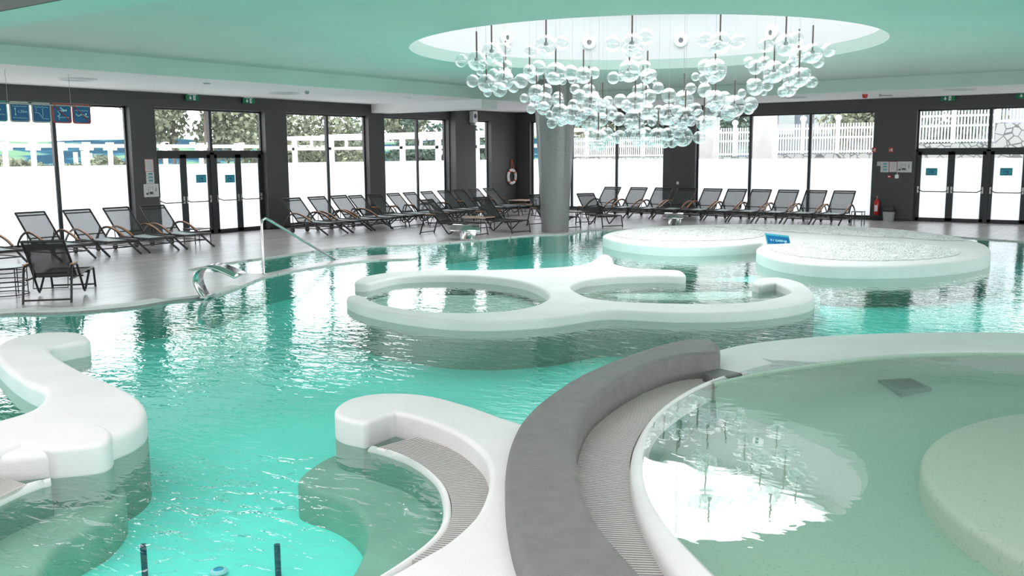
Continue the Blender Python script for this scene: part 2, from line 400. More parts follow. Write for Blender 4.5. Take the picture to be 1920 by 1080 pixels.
def slab(name, outer, z0, z1, r, m, holes=(), parent=None, seg=4, bottom=False, mb=None, build=True):
    """solid with rounded upper edge from 2-D loops"""
    mb = mb or MB(); tops = []
    for li, lp in enumerate([outer]+list(holes)):
        lp = [Vector(p[:2]) for p in lp]
        ccw = area2(lp) > 0
        if (li == 0) != ccw: lp = lp[::-1]
        rings = [(0, z0)] + ([(0, z1)] if r <= 0 else [(r*(1-math.cos(PI/2*k/seg)), z1-r+r*math.sin(PI/2*k/seg)) for k in range(seg+1)])
        n = len(lp); vs = []
        for off, z in rings:
            q = offset(lp, off) if off else lp
            vs += [(p.x, p.y, z) for p in q]
        fs = [(i*n+j, i*n+(j+1) % n, (i+1)*n+(j+1) % n, (i+1)*n+j) for i in range(len(rings)-1) for j in range(n)]
        mb.add(vs, fs, r > 0); tops.append(vs[-n:])
    flatv = [p for t in tops for p in t]
    tri = tessellate_polygon([[Vector((p[0], p[1], 0)) for p in t] for t in tops])
    mb.add(flatv, [tuple(t) for t in tri])
    if not build: return mb
    me = bpy.data.meshes.new(name); me.from_pydata(mb.v, [], mb.f); me.polygons.foreach_set('use_smooth', mb.sm)
    me.materials.append(M_[m] if isinstance(m, str) else m)
    bm = bmesh.new(); bm.from_mesh(me); bmesh.ops.remove_doubles(bm, verts=bm.verts, dist=1e-5); bmesh.ops.recalc_face_normals(bm, faces=bm.faces); bm.to_mesh(me); bm.free(); me.update()
    o = bpy.data.objects.new(name, me); COL.objects.link(o)
    if parent: o.parent = parent
    return o
def flat_poly(name, outer, z, m, holes=(), parent=None):
    loops = [[Vector((p[0], p[1], 0)) for p in l] for l in [outer]+list(holes)]
    vs = [(p.x, p.y, z) for l in loops for p in l]; mb = MB(); mb.add(vs, [tuple(t) for t in tessellate_polygon(loops)])
    me = bpy.data.meshes.new(name); me.from_pydata(mb.v, [], mb.f); me.materials.append(M_[m] if isinstance(m, str) else m)
    bm = bmesh.new(); bm.from_mesh(me)
    for f in bm.faces:
        f.normal_update()
        if f.normal.z < 0: f.normal_flip()
    bm.to_mesh(me); bm.free(); me.update()
    o = bpy.data.objects.new(name, me); COL.objects.link(o)
    if parent: o.parent = parent
    return o
def gl(pts, z): return [(lambda g, p: (g.x, g.y) + tuple(p[2:]))(G(p[0], p[1], z), p) for p in pts]
def circle(cx, cy_, r, n=64, a0=0, a1=2*PI, end=False):
    k = n if not end else n-1
    return [Vector((cx+r*math.cos(a0+(a1-a0)*i/k), cy_+r*math.sin(a0+(a1-a0)*i/k))) for i in range(n)]
def text(body, size, mat_, parent, mw, name='lettering', extrude=.001, align='CENTER'):
    c = bpy.data.curves.new(name, 'FONT'); c.body = body; c.size = size; c.extrude = extrude; c.align_x = align; c.align_y = 'CENTER'; c.resolution_u = 3
    c.materials.append(M_[mat_]); tmp = bpy.data.objects.new(name, c); COL.objects.link(tmp)
    me = bpy.data.meshes.new_from_object(tmp); bpy.data.objects.remove(tmp); bpy.data.curves.remove(c)
    o = bpy.data.objects.new(name, me); COL.objects.link(o); o.parent = parent; o.matrix_local = mw; return o

def clean2(l, d=.03):
    o = []
    for p in l:
        if not o or (p-o[-1]).length > d: o.append(p)
    return o
def strip(name, line, d0, d1, z0, z1, m, **k):
    L = [Vector(p[:2]) for p in line]
    nrm = []
    for i in range(len(L)):
        t = (L[min(i+1, len(L)-1)]-L[max(i-1, 0)]).normalized(); nrm.append(Vector((-t.y, t.x)))
    mb = MB(); n = len(L)
    vs = [(L[i].x+nrm[i].x*d, L[i].y+nrm[i].y*d, z) for (d, z) in ((d0, z0), (d0, z1), (d1, z1), (d1, z0)) for i in range(n)]
    mb.add(vs, [(a*n+i, a*n+i+1, b*n+i+1, b*n+i) for a, b in ((0, 1), (1, 2), (2, 3)) for i in range(n-1)])
    return mb.build(name, m, **k)
def off_line(L, d):
    out = []
    for i in range(len(L)):
        t = (L[min(i+1, len(L)-1)]-L[max(i-1, 0)]).normalized(); out.append(L[i]+Vector((-t.y, t.x))*d)
    return out

# ================================================================== STRUCTURE
XL, YR, XE, YB = -22.28, 31.66, 12.0, -10.0
ZC, ZM = 3.90, 4.25
OPEN_T = 3.52
# openings along the left wall (y ranges) and along the far wall (x ranges)
L_OPEN = [(-9, -5.4, 'o'), (-4.6, -1, 'o'), (-.2, 3.4, 'o'), (4.2, 8.9, 'w'), (9.9, 14.24, 'w'), (14.97, 18.66, 'd'), (19.49, 23.05, 'w'), (23.81, 27.3, 'w'), (28.6, 29.95, 'w')]
R_OPEN = [(-21.6, -15.61, 'w'), (-14.33, -8.11, 'w'), (-6.82, -2.6, 'd'), (-1.5, 4, 'w'), (5, 11, 'w')]
def wall(name, axis, fix, th, a0, a1, opens, z1=ZC+.02, top=OPEN_T, sill=.08):
    mb = MB(); p = a0
    def blk(lo, hi, zl, zh):
        if hi-lo < 1e-4: return
        if axis == 'y': mb.bb((fix-th, lo, zl), (fix, hi, zh))
        else: mb.bb((lo, fix, zl), (hi, fix+th, zh))
    for (lo, hi, k) in opens:
        blk(p, lo, 0, z1); blk(lo, hi, top, z1)
        if k == 'w': blk(lo, hi, 0, sill)
        p = hi
    blk(p, a1, 0, z1)
    return struct(mb.build(name, 'wall'))
wl = wall('wall_left', 'y', XL, .32, YB, YR+.32, L_OPEN)
wr = wall('wall_right', 'x', YR, .32, XL, XE+.3, R_OPEN)
# rear and side walls of the hall, glazed openings behind and beside the camera
mb = MB(); xs = [-22.6, -16, -13.5, -8, -5.5, 0, 2.5, 12.3]
for i in range(0, len(xs), 2): mb.bb((xs[i], YB-.3, 0), (xs[i+1], YB, ZC+.9))
mb.bb((-22.6, YB-.3, 3.6), (12.3, YB, ZC+.9)); struct(mb.build('wall_rear', 'wall'))
mb = MB(); ys = [-10.3, -9, -3, -2, 4, 5, 11, 12, 18, 19, 25, 32]
for i in range(0, len(ys), 2): mb.bb((XE, ys[i], 0), (XE+.3, ys[i+1], ZC+.9))
mb.bb((XE, -10.3, 3.6), (XE+.3, 32, ZC+.9)); struct(mb.build('wall_side', 'wall'))
# pilaster with the speaker
mb = MB(); mb.bb((XL, 27.35, 0), (XL+.28, 28.58, ZC)); struct(mb.build('trim_1', 'wall'))
# skirting
mb = MB(); p = YB
for lo, hi, k in L_OPEN: mb.bb((XL, p, 0), (XL+.015, lo, .08)); p = hi
mb.bb((XL, p, 0), (XL+.015, YR, .08)); struct(mb.build('baseboard_left', 'frame'))
mb = MB(); p = XL
for lo, hi, k in R_OPEN: mb.bb((p, YR-.015, 0), (lo, YR, .08)); p = hi
mb.bb((p, YR-.015, 0), (XE, YR, .08)); struct(mb.build('baseboard_right', 'frame'))

# ceiling: white perimeter soffit, mint fascia, mint main ceiling with a round opening
FX, FY, FR = -17.6, 27.5, 3.2
SKX, SKY, SKR = -8.81, 16.82, 4.55
corner = [Vector((FX+FR-FR*math.cos(a), FY-FR+FR*math.sin(a))) for a in [PI/2*i/12 for i in range(13)]]
inner = [Vector((FX, 6.4))] + corner + [Vector((10.5, FY)), Vector((10.5, 6.4))]
outerS = [Vector((XL-.3, YB-.3)), Vector((XL-.3, YR+.3)), Vector((XE+.3, YR+.3)), Vector((XE+.3, YB-.3))]
innerS = [Vector((FX, YB+.5))] + inner[1:-1] + [Vector((10.5, YB+.5))]
fl = flat_poly('trim_2', outerS, ZC, 'soffit', holes=[innerS]); struct(fl)
mb = MB(); n = len(innerS)
mb.add([(p.x, p.y, ZC) for p in innerS]+[(p.x, p.y, ZM+.02) for p in innerS], [(i, i+1, n+i+1, n+i) for i in range(n-1)], True)
struct(mb.build('trim_4', 'green'))
big = [Vector((FX-.1, 5.7)), Vector((FX-.1, FY+.1)), Vector((10.6, FY+.1)), Vector((10.6, 5.7))]
struct(flat_poly('ceiling', big, ZM, 'green', holes=[circle(SKX, SKY, SKR, 96)]))
mb = MB(); mb.bb((FX, 5.7, ZC), (10.5, 6.4, ZM)); struct(mb.build('trim_5', 'green'))
mb = MB(); mb.bb((FX-.1, YB, ZM+.3), (10.6, 5.75, ZM+.4)); mb.bb((FX, 5.66, ZC-.002), (10.5, 5.70, ZM+.35)); mb.bb((FX-.1, YB+.4, ZC), (FX, 5.7, ZM+.35)); mb.bb((10.5, YB+.4, ZC), (10.6, 5.7, ZM+.35)); mb.bb((FX-.1, YB+.4, ZC), (10.6, YB+.5, ZM+.35)); struct(mb.build('trim_6', 'recess'))
mb = MB(); mb.bb((XL, 23.2, 3.62), (FX-.02, 24.0, ZC)); struct(mb.build('trim_7', 'soffit'))
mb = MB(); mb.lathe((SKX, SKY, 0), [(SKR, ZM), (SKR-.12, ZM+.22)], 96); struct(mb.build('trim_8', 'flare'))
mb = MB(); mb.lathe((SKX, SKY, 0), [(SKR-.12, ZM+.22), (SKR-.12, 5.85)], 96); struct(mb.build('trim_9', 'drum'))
mb = MB()
for a in range(6):
    c, s_ = math.cos(PI*a/6), math.sin(PI*a/6); mb.tube([(SKX-4.4*c, SKY-4.4*s_, 5.95), (SKX+4.4*c, SKY+4.4*s_, 5.95)], .05, 4)
struct(mb.build('trim_10', 'white'))
def lid_mat():
    m = film('opal_roof_glazing'); n = m.node_tree.nodes
    for q in n:
        if q.type == 'BSDF_TRANSLUCENT': q.inputs[0].default_value = (.5, .52, .53, 1)
    return m
M_['opal'] = lid_mat()
mb = MB(); mb.lathe((SKX, SKY, 5.82), [(.001, .0), (SKR-.12, .0)], 64, False); struct(mb.build('window_20', 'opal'))

# ---- windows and doors
def frame_rect(mb, axis, fix, lo, hi, z0, z1, w, d=.07):
    def b(a0, a1, c0, c1):
        if axis == 'y': mb.bb((fix-d/2, a0, c0), (fix+d/2, a1, c1))
        else: mb.bb((a0, fix-d/2, c0), (a1, fix+d/2, c1))
    b(lo, lo+w, z0, z1); b(hi-w, hi, z0, z1); b(lo, hi, z1-w, z1); b(lo, hi, z0, z0+w)
def plate(axis, fix, lo, hi, z0, z1, t=.008):
    mb = MB()
    if axis == 'y': mb.bb((fix-t/2, lo, z0), (fix+t/2, hi, z1))
    else: mb.bb((lo, fix-t/2, z0), (hi, fix+t/2, z1))
    return mb
WN = [0]
def window(axis, fix, lo, hi, z0, z1, mull, filmz):
    WN[0] += 1; w = struct(thing('window_%d' % WN[0], None, None))
    mb = MB(); frame_rect(mb, axis, fix, lo, hi, z0, z1, .05)
    mb.build('window_frame', 'frame', w)
    mm = MB()
    for q in mull:
        if axis == 'y': mm.bb((fix-.05, q-.045, z0+.05), (fix+.05, q+.045, z1-.05))
        else: mm.bb((q-.045, fix-.05, z0+.05), (q+.045, fix+.05, z1-.05))
    if mull: mm.build('mullion', 'frame', w)
    cuts = [lo+.05]+[v for q in mull for v in (q-.045, q+.045)]+[hi-.05]
    for a, b in zip(cuts[::2], cuts[1::2]):
        if filmz:
            plate(axis, fix, a, b, z0+.05, filmz).build('frosted_film', 'film', w)
        plate(axis, fix, a, b, filmz or z0+.05, z1-.05, .01).build('pane', 'glass', w)
    return w
FZ = 2.0
GX = XL-.22; GY = YR+.2
window('y', GX, 4.2, 8.9, .08, OPEN_T, [6.5], FZ)
window('y', GX, 9.9, 14.24, .08, OPEN_T, [12.30], FZ)
window('y', GX, 19.49, 23.05, .08, OPEN_T, [21.33], FZ)
window('y', GX, 23.81, 27.3, .08, OPEN_T, [25.72], FZ)
window('y', GX, 28.6, 29.95, .08, OPEN_T, [], FZ)
window('x', GY, -21.6, -15.61, .08, OPEN_T, [-21.2, HY(1073, 300, GY).x, HY(1157, 300, GY).x], FZ)
window('x', GY, -14.33, -8.11, .08, OPEN_T, [HY(1407, 300, GY).x, HY(1518, 300, GY).x], FZ)
window('x', GY, -1.5, 4, .08, OPEN_T, [1.2], FZ)
DN = [0]
def door_leaf(axis, fix, lo, hi, z1, hinge_lo, inward):
    DN[0] += 1; d = struct(thing('door_%d' % DN[0], None, None))
    mb = MB(); frame_rect(mb, axis, fix, lo, hi, .02, z1, .1, .06); mb.build('door_frame', 'frame', d)
    plate(axis, fix, lo+.1, hi-.1, .12, FZ).build('frosted_film', 'film', d)
    plate(axis, fix, lo+.1, hi-.1, FZ, z1-.1).build('pane', 'glass', d)
    # push bar with its two steel end plates
    o = .09*inward
    def P(a, off, z): return (fix+off, a, z) if axis == 'y' else (a, fix+off, z)
    zb = .95
    e0, e1 = lo+.05, hi-.05
    pts = [P(e0, o*.6, zb+.04), P(e0+.08, o*1.3, zb), P(e1-.14, o*1.3, zb), P(e1, o*.6, zb+.07)]
    if hinge_lo: pts = [P(e0, o*.6, zb+.07), P(e0+.14, o*1.3, zb), P(e1-.08, o*1.3, zb), P(e1, o*.6, zb+.04)]
    b = MB().tube(pts, .016, 8).build('push_bar', 'dark_alu', d)
    for e in (e0, e1):
        c = P(e, o*.5, zb+.06); MB().box(c, (.045, .05, .2) if axis == 'y' else (.05, .045, .2)).build('latch_plate', 'brushed', b)
    return d
def door_group(axis, fix, lo, hi, ztr, leaves, inward, mulls):
    w = window(axis, fix, lo, hi, ztr, OPEN_T, mulls, None)
    mb = MB()
    for a, b in [(lo, leaves[0][0])]+[(l[1], r[0]) for l, r in zip(leaves, leaves[1:])]+[(leaves[-1][1], hi)]:
        if b-a > .01:
            if axis == 'y': mb.bb((fix-.05, a, 0), (fix+.05, b, ztr))
            else: mb.bb((a, fix-.05, 0), (b, fix+.05, ztr))
    if axis == 'y': mb.bb((fix-.05, lo, ztr-.06), (fix+.05, hi, ztr+.04)); mb.bb((fix-.06, lo, 0), (fix+.06, hi, .03))
    else: mb.bb((lo, fix-.05, ztr-.06), (hi, fix+.05, ztr+.04)); mb.bb((lo, fix-.06, 0), (hi, fix+.06, .03))
    mb.build('door_post', 'frame', w)
    return [door_leaf(axis, fix, a, b, ztr-.06, i % 2 == 0, inward) for i, (a, b) in enumerate(leaves)]
door_group('y', GX, 14.97, 18.66, 2.32, [(15.03, 15.90), (15.90, 16.78), (16.92, 17.76), (17.76, 18.6)], 1, [16.84])
door_group('x', GY, -6.82, -2.6, 2.26, [(-6.76, -5.78), (-5.78, -4.80), (-4.68, -3.70), (-3.70, -2.72)], -1, [-4.74])

# ---- deck and pool
edge_px = [(0, 588), (80, 586), (150, 583), (250, 574), (320, 563), (396, 553), (450, 536), (500, 517), (560, 505), (640, 493), (700, 486.5), (765, 484.5),
           (783, 481), (765, 477), (700, 478.5), (620, 489), (560, 499), (510, 510), (480, 513), (435, 511), (352, 506.5), (420, 493), (500, 482), (650, 463), (800, 457), (900, 449),
           (1000, 440), (1062, 438), (1130, 430)]
edge = [Vector((-12.2, -9.6)), Vector((-13.9, -4)), Vector((-14.3, 2)), Vector((-14.0, 4.8))] + [Vector(G(*p).to_2d()) for p in edge_px] + [Vector((-10.5, 26.2)), Vector((-7, 27.2)), Vector(G(1790, 443).to_2d()), Vector(G(1920, 452).to_2d()), Vector((0, 25.2)), Vector((6, 23)), Vector((9.5, 18))]
edge_s = smooth_line(edge, 5)
pool_loop = edge_s + [Vector((9.5, -9.6))]
deck_loop = [Vector((XL-.32, YB-.3)), Vector((XL-.32, YR+.32)), Vector((XE+.3, YR+.32)), Vector((XE+.3, YB-.3))]
struct(slab('floor', deck_loop, -.9, 0, 0, 'deck', holes=[pool_loop]))
_e = clean2(edge_s)
struct(strip('trim_15', off_line(_e, -.012), 0, .01, -.6, -.035, 'poolside'))
# pale stone kerb following the water line
kerb_a = smooth_line(edge[3:11], 5)
struct(strip('trim_11', kerb_a, .0, .16, -.2, .006, 'plaster'))
# comb-like overflow channel along the near left edge
def comb(mb, A, B, n, z0, z1, duty=.55):
    A = resample(A, n); B = resample(B, n)
    for i in range(n-1):
        a0, b0 = A[i], B[i]; a1 = A[i].lerp(A[i+1], duty); b1 = B[i].lerp(B[i+1], duty)
        mb.add([(a0.x, a0.y, z0), (b0.x, b0.y, z0), (b1.x, b1.y, z0), (a1.x, a1.y, z0), (a0.x, a0.y, z1), (b0.x, b0.y, z1), (b1.x, b1.y, z1), (a1.x, a1.y, z1)],
               [(4, 5, 6, 7), (0, 1, 5, 4), (1, 2, 6, 5), (2, 3, 7, 6), (3, 0, 4, 7)])
ka = smooth_line(edge[3:9], 5)
mb = MB(); comb(mb, off_line(ka, .17), off_line(ka, .38), 190, -.01, .008)
struct(strip('trim_14', ka, .16, .40, -.1, .003, 'gratec'))
tag(mb.build('overflow_grating', 'white'), 'pale comb-like overflow grating let into the deck at the near left pool edge', 'grating')

WZ = -.03
SPC = (-4.85, 3.40)
pool_floor = [Vector((-18.5, YB)), Vector((-18.5, 28)), Vector((9.6, 28)), Vector((9.6, YB))]
struct(tag(flat_poly('pool_floor', pool_floor, -.55, 'bottom'), None, None))
W1 = water_mat('pool_water', (.97, .995, .99), 5.5, .0085, spots=[(G(640, 690).x, G(640, 690).y, 1.2, .018), (G(430, 960).x, G(430, 960).y, 1.7, .03), (G(1270, 545).x, G(1270, 545).y, 1.4, .008)])
W2 = water_mat('kids_water', (.975, .995, .985), 2.6, .0022, spots=[(G(1400, 690, .12).x, G(1400, 690, .12).y, .9, .012)])
M_['w1'] = W1; M_['w2'] = W2
KC = (1.04, 7.54); KR = 4.38
water_loop = pool_loop
nn = W1.node_tree.nodes; va = nn.new('ShaderNodeVolumeAbsorption'); va.inputs['Color'].default_value = (.30, .95, .91, 1); va.inputs['Density'].default_value = .2
W1.node_tree.links.new(va.outputs[0], [q for q in nn if q.type == 'OUTPUT_MATERIAL'][0].inputs['Volume'])
wl_ = [Vector((p.x, p.y)) for p in water_loop]
if area2(wl_) < 0: wl_ = wl_[::-1]
def clean(l, d=.02):
    o = []
    for p in l:
        if not o or (p-o[-1]).length > d: o.append(p)
    return o
tag(slab('pool_water', offset(clean(wl_), -.05), -.60, WZ, 0, 'w1', holes=[circle(KC[0], KC[1], KR+.06, 96)]), 'rippled turquoise water filling the large free-form pool', 'water', kind='stuff')

# ---- gravel beds (double disc)
bed_px = [(1130, 441), (1165, 431), (1230, 424.5), (1300, 421.5), (1400, 420), (1500, 421), (1600, 424.5), (1700, 431), (1790, 443), (1845, 457), (1858, 468), (1850, 480), (1800, 489.5), (1720, 496),
          (1620, 498), (1530, 495), (1460, 485.5), (1425, 474), (1418, 466), (1428, 459), (1434, 453, 1), (1400, 456), (1340, 459.5), (1270, 460.5), (1200, 457), (1150, 449.5)]
bed = thing('gravel_bed', 'large low white stone bed of two joined discs topped with pebbles', 'planter')
slab('stone_kerb', smooth_loop(gl(bed_px, .20)), -.6, .20, .06, 'plaster', parent=bed)
def pebbles(name, loop_px, z, dens, parent):
    lp = smooth_loop(gl(loop_px, z), 4); xs = [p.x for p in lp]; ys = [p.y for p in lp]
    def inside(x, y):
        c = False; j = len(lp)-1
        for i in range(len(lp)):
            if (lp[i].y > y) != (lp[j].y > y) and x < (lp[j].x-lp[i].x)*(y-lp[i].y)/(lp[j].y-lp[i].y)+lp[i].x: c = not c
            j = i
        return c
    A = abs(area2(lp)); N = int(A*dens); rnd = random.Random(len(name)+int(A*10)); mb = MB(); k = 0
    slabm = [(p.x, p.y, z+.004) for p in lp]; tri = tessellate_polygon([[Vector(p) for p in slabm]]); mb.add(slabm, [tuple(t) for t in tri])
    while k < N:
        x, y = rnd.uniform(min(xs), max(xs)), rnd.uniform(min(ys), max(ys))
        if not inside(x, y): continue
        k += 1; r = rnd.uniform(.02, .045); a = rnd.uniform(0, PI); h = r*rnd.uniform(.5, .9); c, s_ = math.cos(a), math.sin(a); e = rnd.uniform(.6, 1)
        v = [(x+c*r, y+s_*r, z+h*.3), (x-s_*r*e, y+c*r*e, z+h*.3), (x-c*r, y-s_*r, z+h*.3), (x+s_*r*e, y-c*r*e, z+h*.3), (x, y, z+h)]
        mb.add(v, [(0, 1, 4), (1, 2, 4), (2, 3, 4), (3, 0, 4)])
    o = mb.build(name, 'pebble', parent); o['kind'] = 'stuff'; return o
pebbles('pebbles', [(1150, 440), (1200, 431), (1290, 428), (1380, 429), (1430, 436), (1425, 444), (1380, 450), (1290, 452), (1200, 450)], .20, 420, bed)
pebbles('pebbles', [(1441, 466), (1470, 458), (1560, 453), (1680, 455), (1770, 464), (1800, 474), (1770, 483), (1680, 489), (1580, 488), (1490, 480)], .20, 420, bed)
pebbles('pebbles', [(1340, 423.5), (1500, 423), (1620, 428), (1720, 436), (1810, 450), (1780, 452), (1700, 447), (1560, 440), (1450, 433)], .20, 420, bed)
# blue board lying on the bed
b2 = G(1438, 457, .21); dp_ = (b2-EYE).dot(cf); b0, b1 = HD(1447, 443, dp_+.15), HD(1491, 448, dp_+.28)
sg = thing('board_sign', 'blue board sign with pale lettering lying between the two gravel discs', 'sign', (b2+(b1-b0)/2))
ex = (b1-b0).normalized(); ln = (b1-b0).length; ey = (b0-b2); eyl = ey.length; ey = ey.normalized(); ez = ex.cross(ey).normalized(); ey = ez.cross(ex)
Rm = Matrix((ex, ey, ez)).transposed().to_4x4(); Rm3 = Rm.to_3x3()
MB().box(Rm3 @ Vector((0, eyl/2, .01)), (ln, eyl, .02), Rm3).build('panel', 'cyan', sg)
MB().box(Rm3 @ Vector((0, eyl*.42, .024)), (ln*.93, eyl*.75, .006), Rm3).build('face', 'blue', sg)
text('X / ZARPAR', .08, 'lines', sg, Matrix.Translation(Rm3 @ Vector((0, eyl*.34, .03))) @ Rm, extrude=.002)

# ---- middle island with two round basins
isl_px = [(668, 531), (668, 524), (687, 517), (733, 510), (800, 506.5), (900, 506), (1000, 503), (1067, 499), (1100, 493), (1118, 483), (1127, 477.5), (1139, 477), (1148, 483), (1151, 493), (1183, 501.5), (1240, 505),
          (1271, 506), (1283, 511), (1281, 517), (1245, 515.5), (1167, 517), (1100, 523), (1073, 532), (1070, 539), (1085, 549), (1113, 559), (1185, 566), (1314, 569), (1399, 566.5), (1442, 560), (1470, 553), (1484, 545),
          (1474, 537), (1454, 529, 1), (1424, 534, 1), (1412, 530), (1413, 524), (1428, 520.5), (1463, 520), (1502, 529), (1523, 544), (1528, 556), (1519, 566), (1476, 576), (1399, 584), (1271, 586), (1185, 582),
          (1140, 581), (1100, 585), (1033, 595), (933, 601), (867, 600.5), (800, 595.5), (733, 586), (683, 575), (653, 563), (650, 557), (657, 553), (677, 553.5), (700, 565), (733, 574), (800, 583), (883, 586), (950, 582),
          (1000, 573), (1025, 561), (1028, 552), (1017, 541), (983, 528), (933, 519.5), (867, 515), (800, 515), (750, 518), (710, 526), (690, 531)]
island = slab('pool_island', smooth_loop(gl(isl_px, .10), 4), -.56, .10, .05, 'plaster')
tag(island, 'white sculpted stone island curling around two round basins in mid pool', 'pool island')
# lip and pale floor of the second basin
b2 = [(1072, 541), (1090, 529), (1140, 521), (1245, 518), (1320, 521), (1405, 529), (1440, 537), (1468, 549), (1440, 561), (1399, 567), (1314, 570), (1185, 567), (1113, 560)]
struct(slab('trim_12', smooth_loop(gl(b2, -.12), 4), -.56, -.12, .03, 'plaster', holes=[smooth_loop(gl([(1120, 547), (1150, 532), (1250, 525), (1330, 527), (1400, 533), (1425, 543), (1410, 555), (1320, 562), (1200, 560)], -.12), 4)]))
# green-grey under-water shelf below the island
shelf_px = [(640, 612), (690, 640), (780, 656), (880, 662), (980, 659), (1080, 650), (1170, 642), (1300, 640), (1450, 628), (1530, 606), (1510, 585), (1200, 585), (900, 590), (700, 590)]
struct(slab('pool_shelf', smooth_loop(gl(shelf_px, -.54), 4), -.56, -.2, .02, 'shelf'))
fx = G(1015, 632, -.36)
pl = thing('pool_light', 'round blue underwater lamp in the pool wall below the middle island', 'light', (fx.x+.05, fx.y-.1, -.33))
rr = Matrix.Rotation(PI/2, 3, 'X'); rr = rotz(.62) @ rr
MB().lathe((0, 0, 0), [(.14, -.02), (.14, .03), (.10, .04)], 24, axis=rr).build('rim', 'white', pl)
MB().lathe((0, 0, 0), [(.001, .035), (.10, .035)], 24, axis=rr).build('lens', 'poollight', pl)

# ---- left S-shaped wall
e_px = [(166, 637), (164, 629), (150, 623), (128, 621), (73, 623), (29, 631), (0, 642), (-12, 656), (-6, 672), (22, 699), (55, 720), (82, 731), (78, 750), (55, 768), (18, 781), (-30, 792), (-120, 800),
        (-160, 850), (-60, 860), (60, 850), (150, 838), (210, 817), (245, 803), (268, 787), (275, 770), (268, 752), (250, 737), (219, 720), (164, 698), (117, 673), (97, 658), (100, 650), (128, 644)]
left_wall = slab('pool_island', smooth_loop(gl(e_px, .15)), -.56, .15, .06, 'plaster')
tag(left_wall, 'white S-shaped stone wall rising from the water at the left edge', 'pool island')
f_px = [(208, 819), (207, 806), (182, 793), (146, 789), (91, 794), (40, 808), (0, 819), (-90, 845), (-220, 900), (-420, 1050), (-350, 1150), (-190, 980), (-60, 880), (0, 847), (22, 837), (40, 829, 1), (97, 841, 1), (164, 835), (196, 829)]
tag(slab('spa_surround', smooth_loop(gl(f_px, .18)), -.56, .18, .04, 'plaster'), 'white notched stone wall end of the near left spa', 'pool wall')
# ---- wall around the near spa basin
c_px = [(683, 792, 1), (645, 784), (629, 775), (630, 762), (660, 745), (720, 736), (800, 740), (880, 760), (945, 783), (1010, 806), (1060, 860), (1080, 960), (1110, 1080), (1180, 1260), (880, 1300), (600, 1180), (600, 1110), (660, 1095), (720, 1080), (780, 1048), (840, 1013), (890, 967), (912, 925),
        (918, 885), (905, 850), (860, 813), (800, 787), (740, 771, 1)]
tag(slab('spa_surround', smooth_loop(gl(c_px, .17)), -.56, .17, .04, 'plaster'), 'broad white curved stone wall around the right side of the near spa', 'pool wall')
# ---- dark grey wall on the left of the children's pool
d_px = [(1350, 650), (1344, 640), (1305, 634), (1253, 641), (1173, 665), (1083, 703), (1015, 748), (977, 786), (955, 833), (947, 884), (949, 944), (962, 1010), (990, 1080), (1060, 1200), (1330, 1250), (1220, 1090), (1155, 1016), (1121, 973), (1094, 918),
        (1086, 875), (1079, 835), (1086, 792), (1108, 750), (1155, 714), (1219, 682), (1283, 664), (1345, 660)]
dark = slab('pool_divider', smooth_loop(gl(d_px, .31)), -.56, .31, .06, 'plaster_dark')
tag(dark, 'dark grey curved stone wall between the big pool and the shallow pool', 'pool wall')

# ---- grating and overflow lip of the children's pool
gi = [(1347, 700), (1326, 703), (1241, 733), (1172, 769), (1121, 812), (1093, 865), (1094, 925), (1121, 980), (1155, 1023), (1230, 1110)]
go = [(1394, 699), (1368, 703), (1347, 708), (1292, 731), (1241, 765), (1207, 803), (1185, 846), (1181, 893), (1194, 956), (1228, 1025), (1262, 1078), (1300, 1120)]
GI = smooth_line(gl(gi, .06), 6); GO = smooth_line(gl(go, .06), 6)
GIx = off_line(GI, .22) if (off_line(GI, .12)[20]-Vector(KC)).length > (GI[20]-Vector(KC)).length else off_line(GI, -.22)
gt = thing('pool_grating', 'long slatted overflow grating along the foot of the dark grey wall', 'grating')
mb = MB(); comb(mb, GIx, GO, 175, .035, .06, .46); mb.build('slats', 'grate', gt)
lp = GIx+[b+(b-Vector(KC)).normalized()*.03 for b in GO[::-1]]; slab('channel', lp, -.5, -.06, 0, 'gratec', parent=gt)
wi = [(1402, 699), (1372, 706), (1326, 722), (1266, 756), (1228, 790), (1213, 824), (1207, 876), (1217, 927), (1253, 986), (1296, 1033), (1343, 1080), (1390, 1125)]
WI = smooth_line(gl(wi, .12), 6); GO2 = smooth_line(gl(go, .13), 6)
lip = MB(); A = resample(GO2, 60); B = resample(WI, 60)
prof = [(0, -.5), (0, .08), (.06, .115), (.2, .135), (.5, .14), (.8, .13), (1.0, .112), (1.15, .05), (1.2, -.3)]
vs = []
for t, z in prof: vs += [((a+(b-a)*t).x, (a+(b-a)*t).y, z) for a, b in zip(A, B)]
lip.add(vs, [(i*60+j, i*60+j+1, (i+1)*60+j+1, (i+1)*60+j) for i in range(len(prof)-1) for j in range(59)], True)
tag(lip.build('overflow_lip', 'plaster'), 'rounded pale stone lip where the shallow pool spills towards the grating', 'kerb')
# end block of the dark wall
eb = [(1318, 699), (1350, 690), (1392, 699), (1350, 707)]
slab('end_block', [Vector(p[:2]) for p in gl(eb, .14)], -.5, .14, .02, 'plaster_dark', parent=dark)
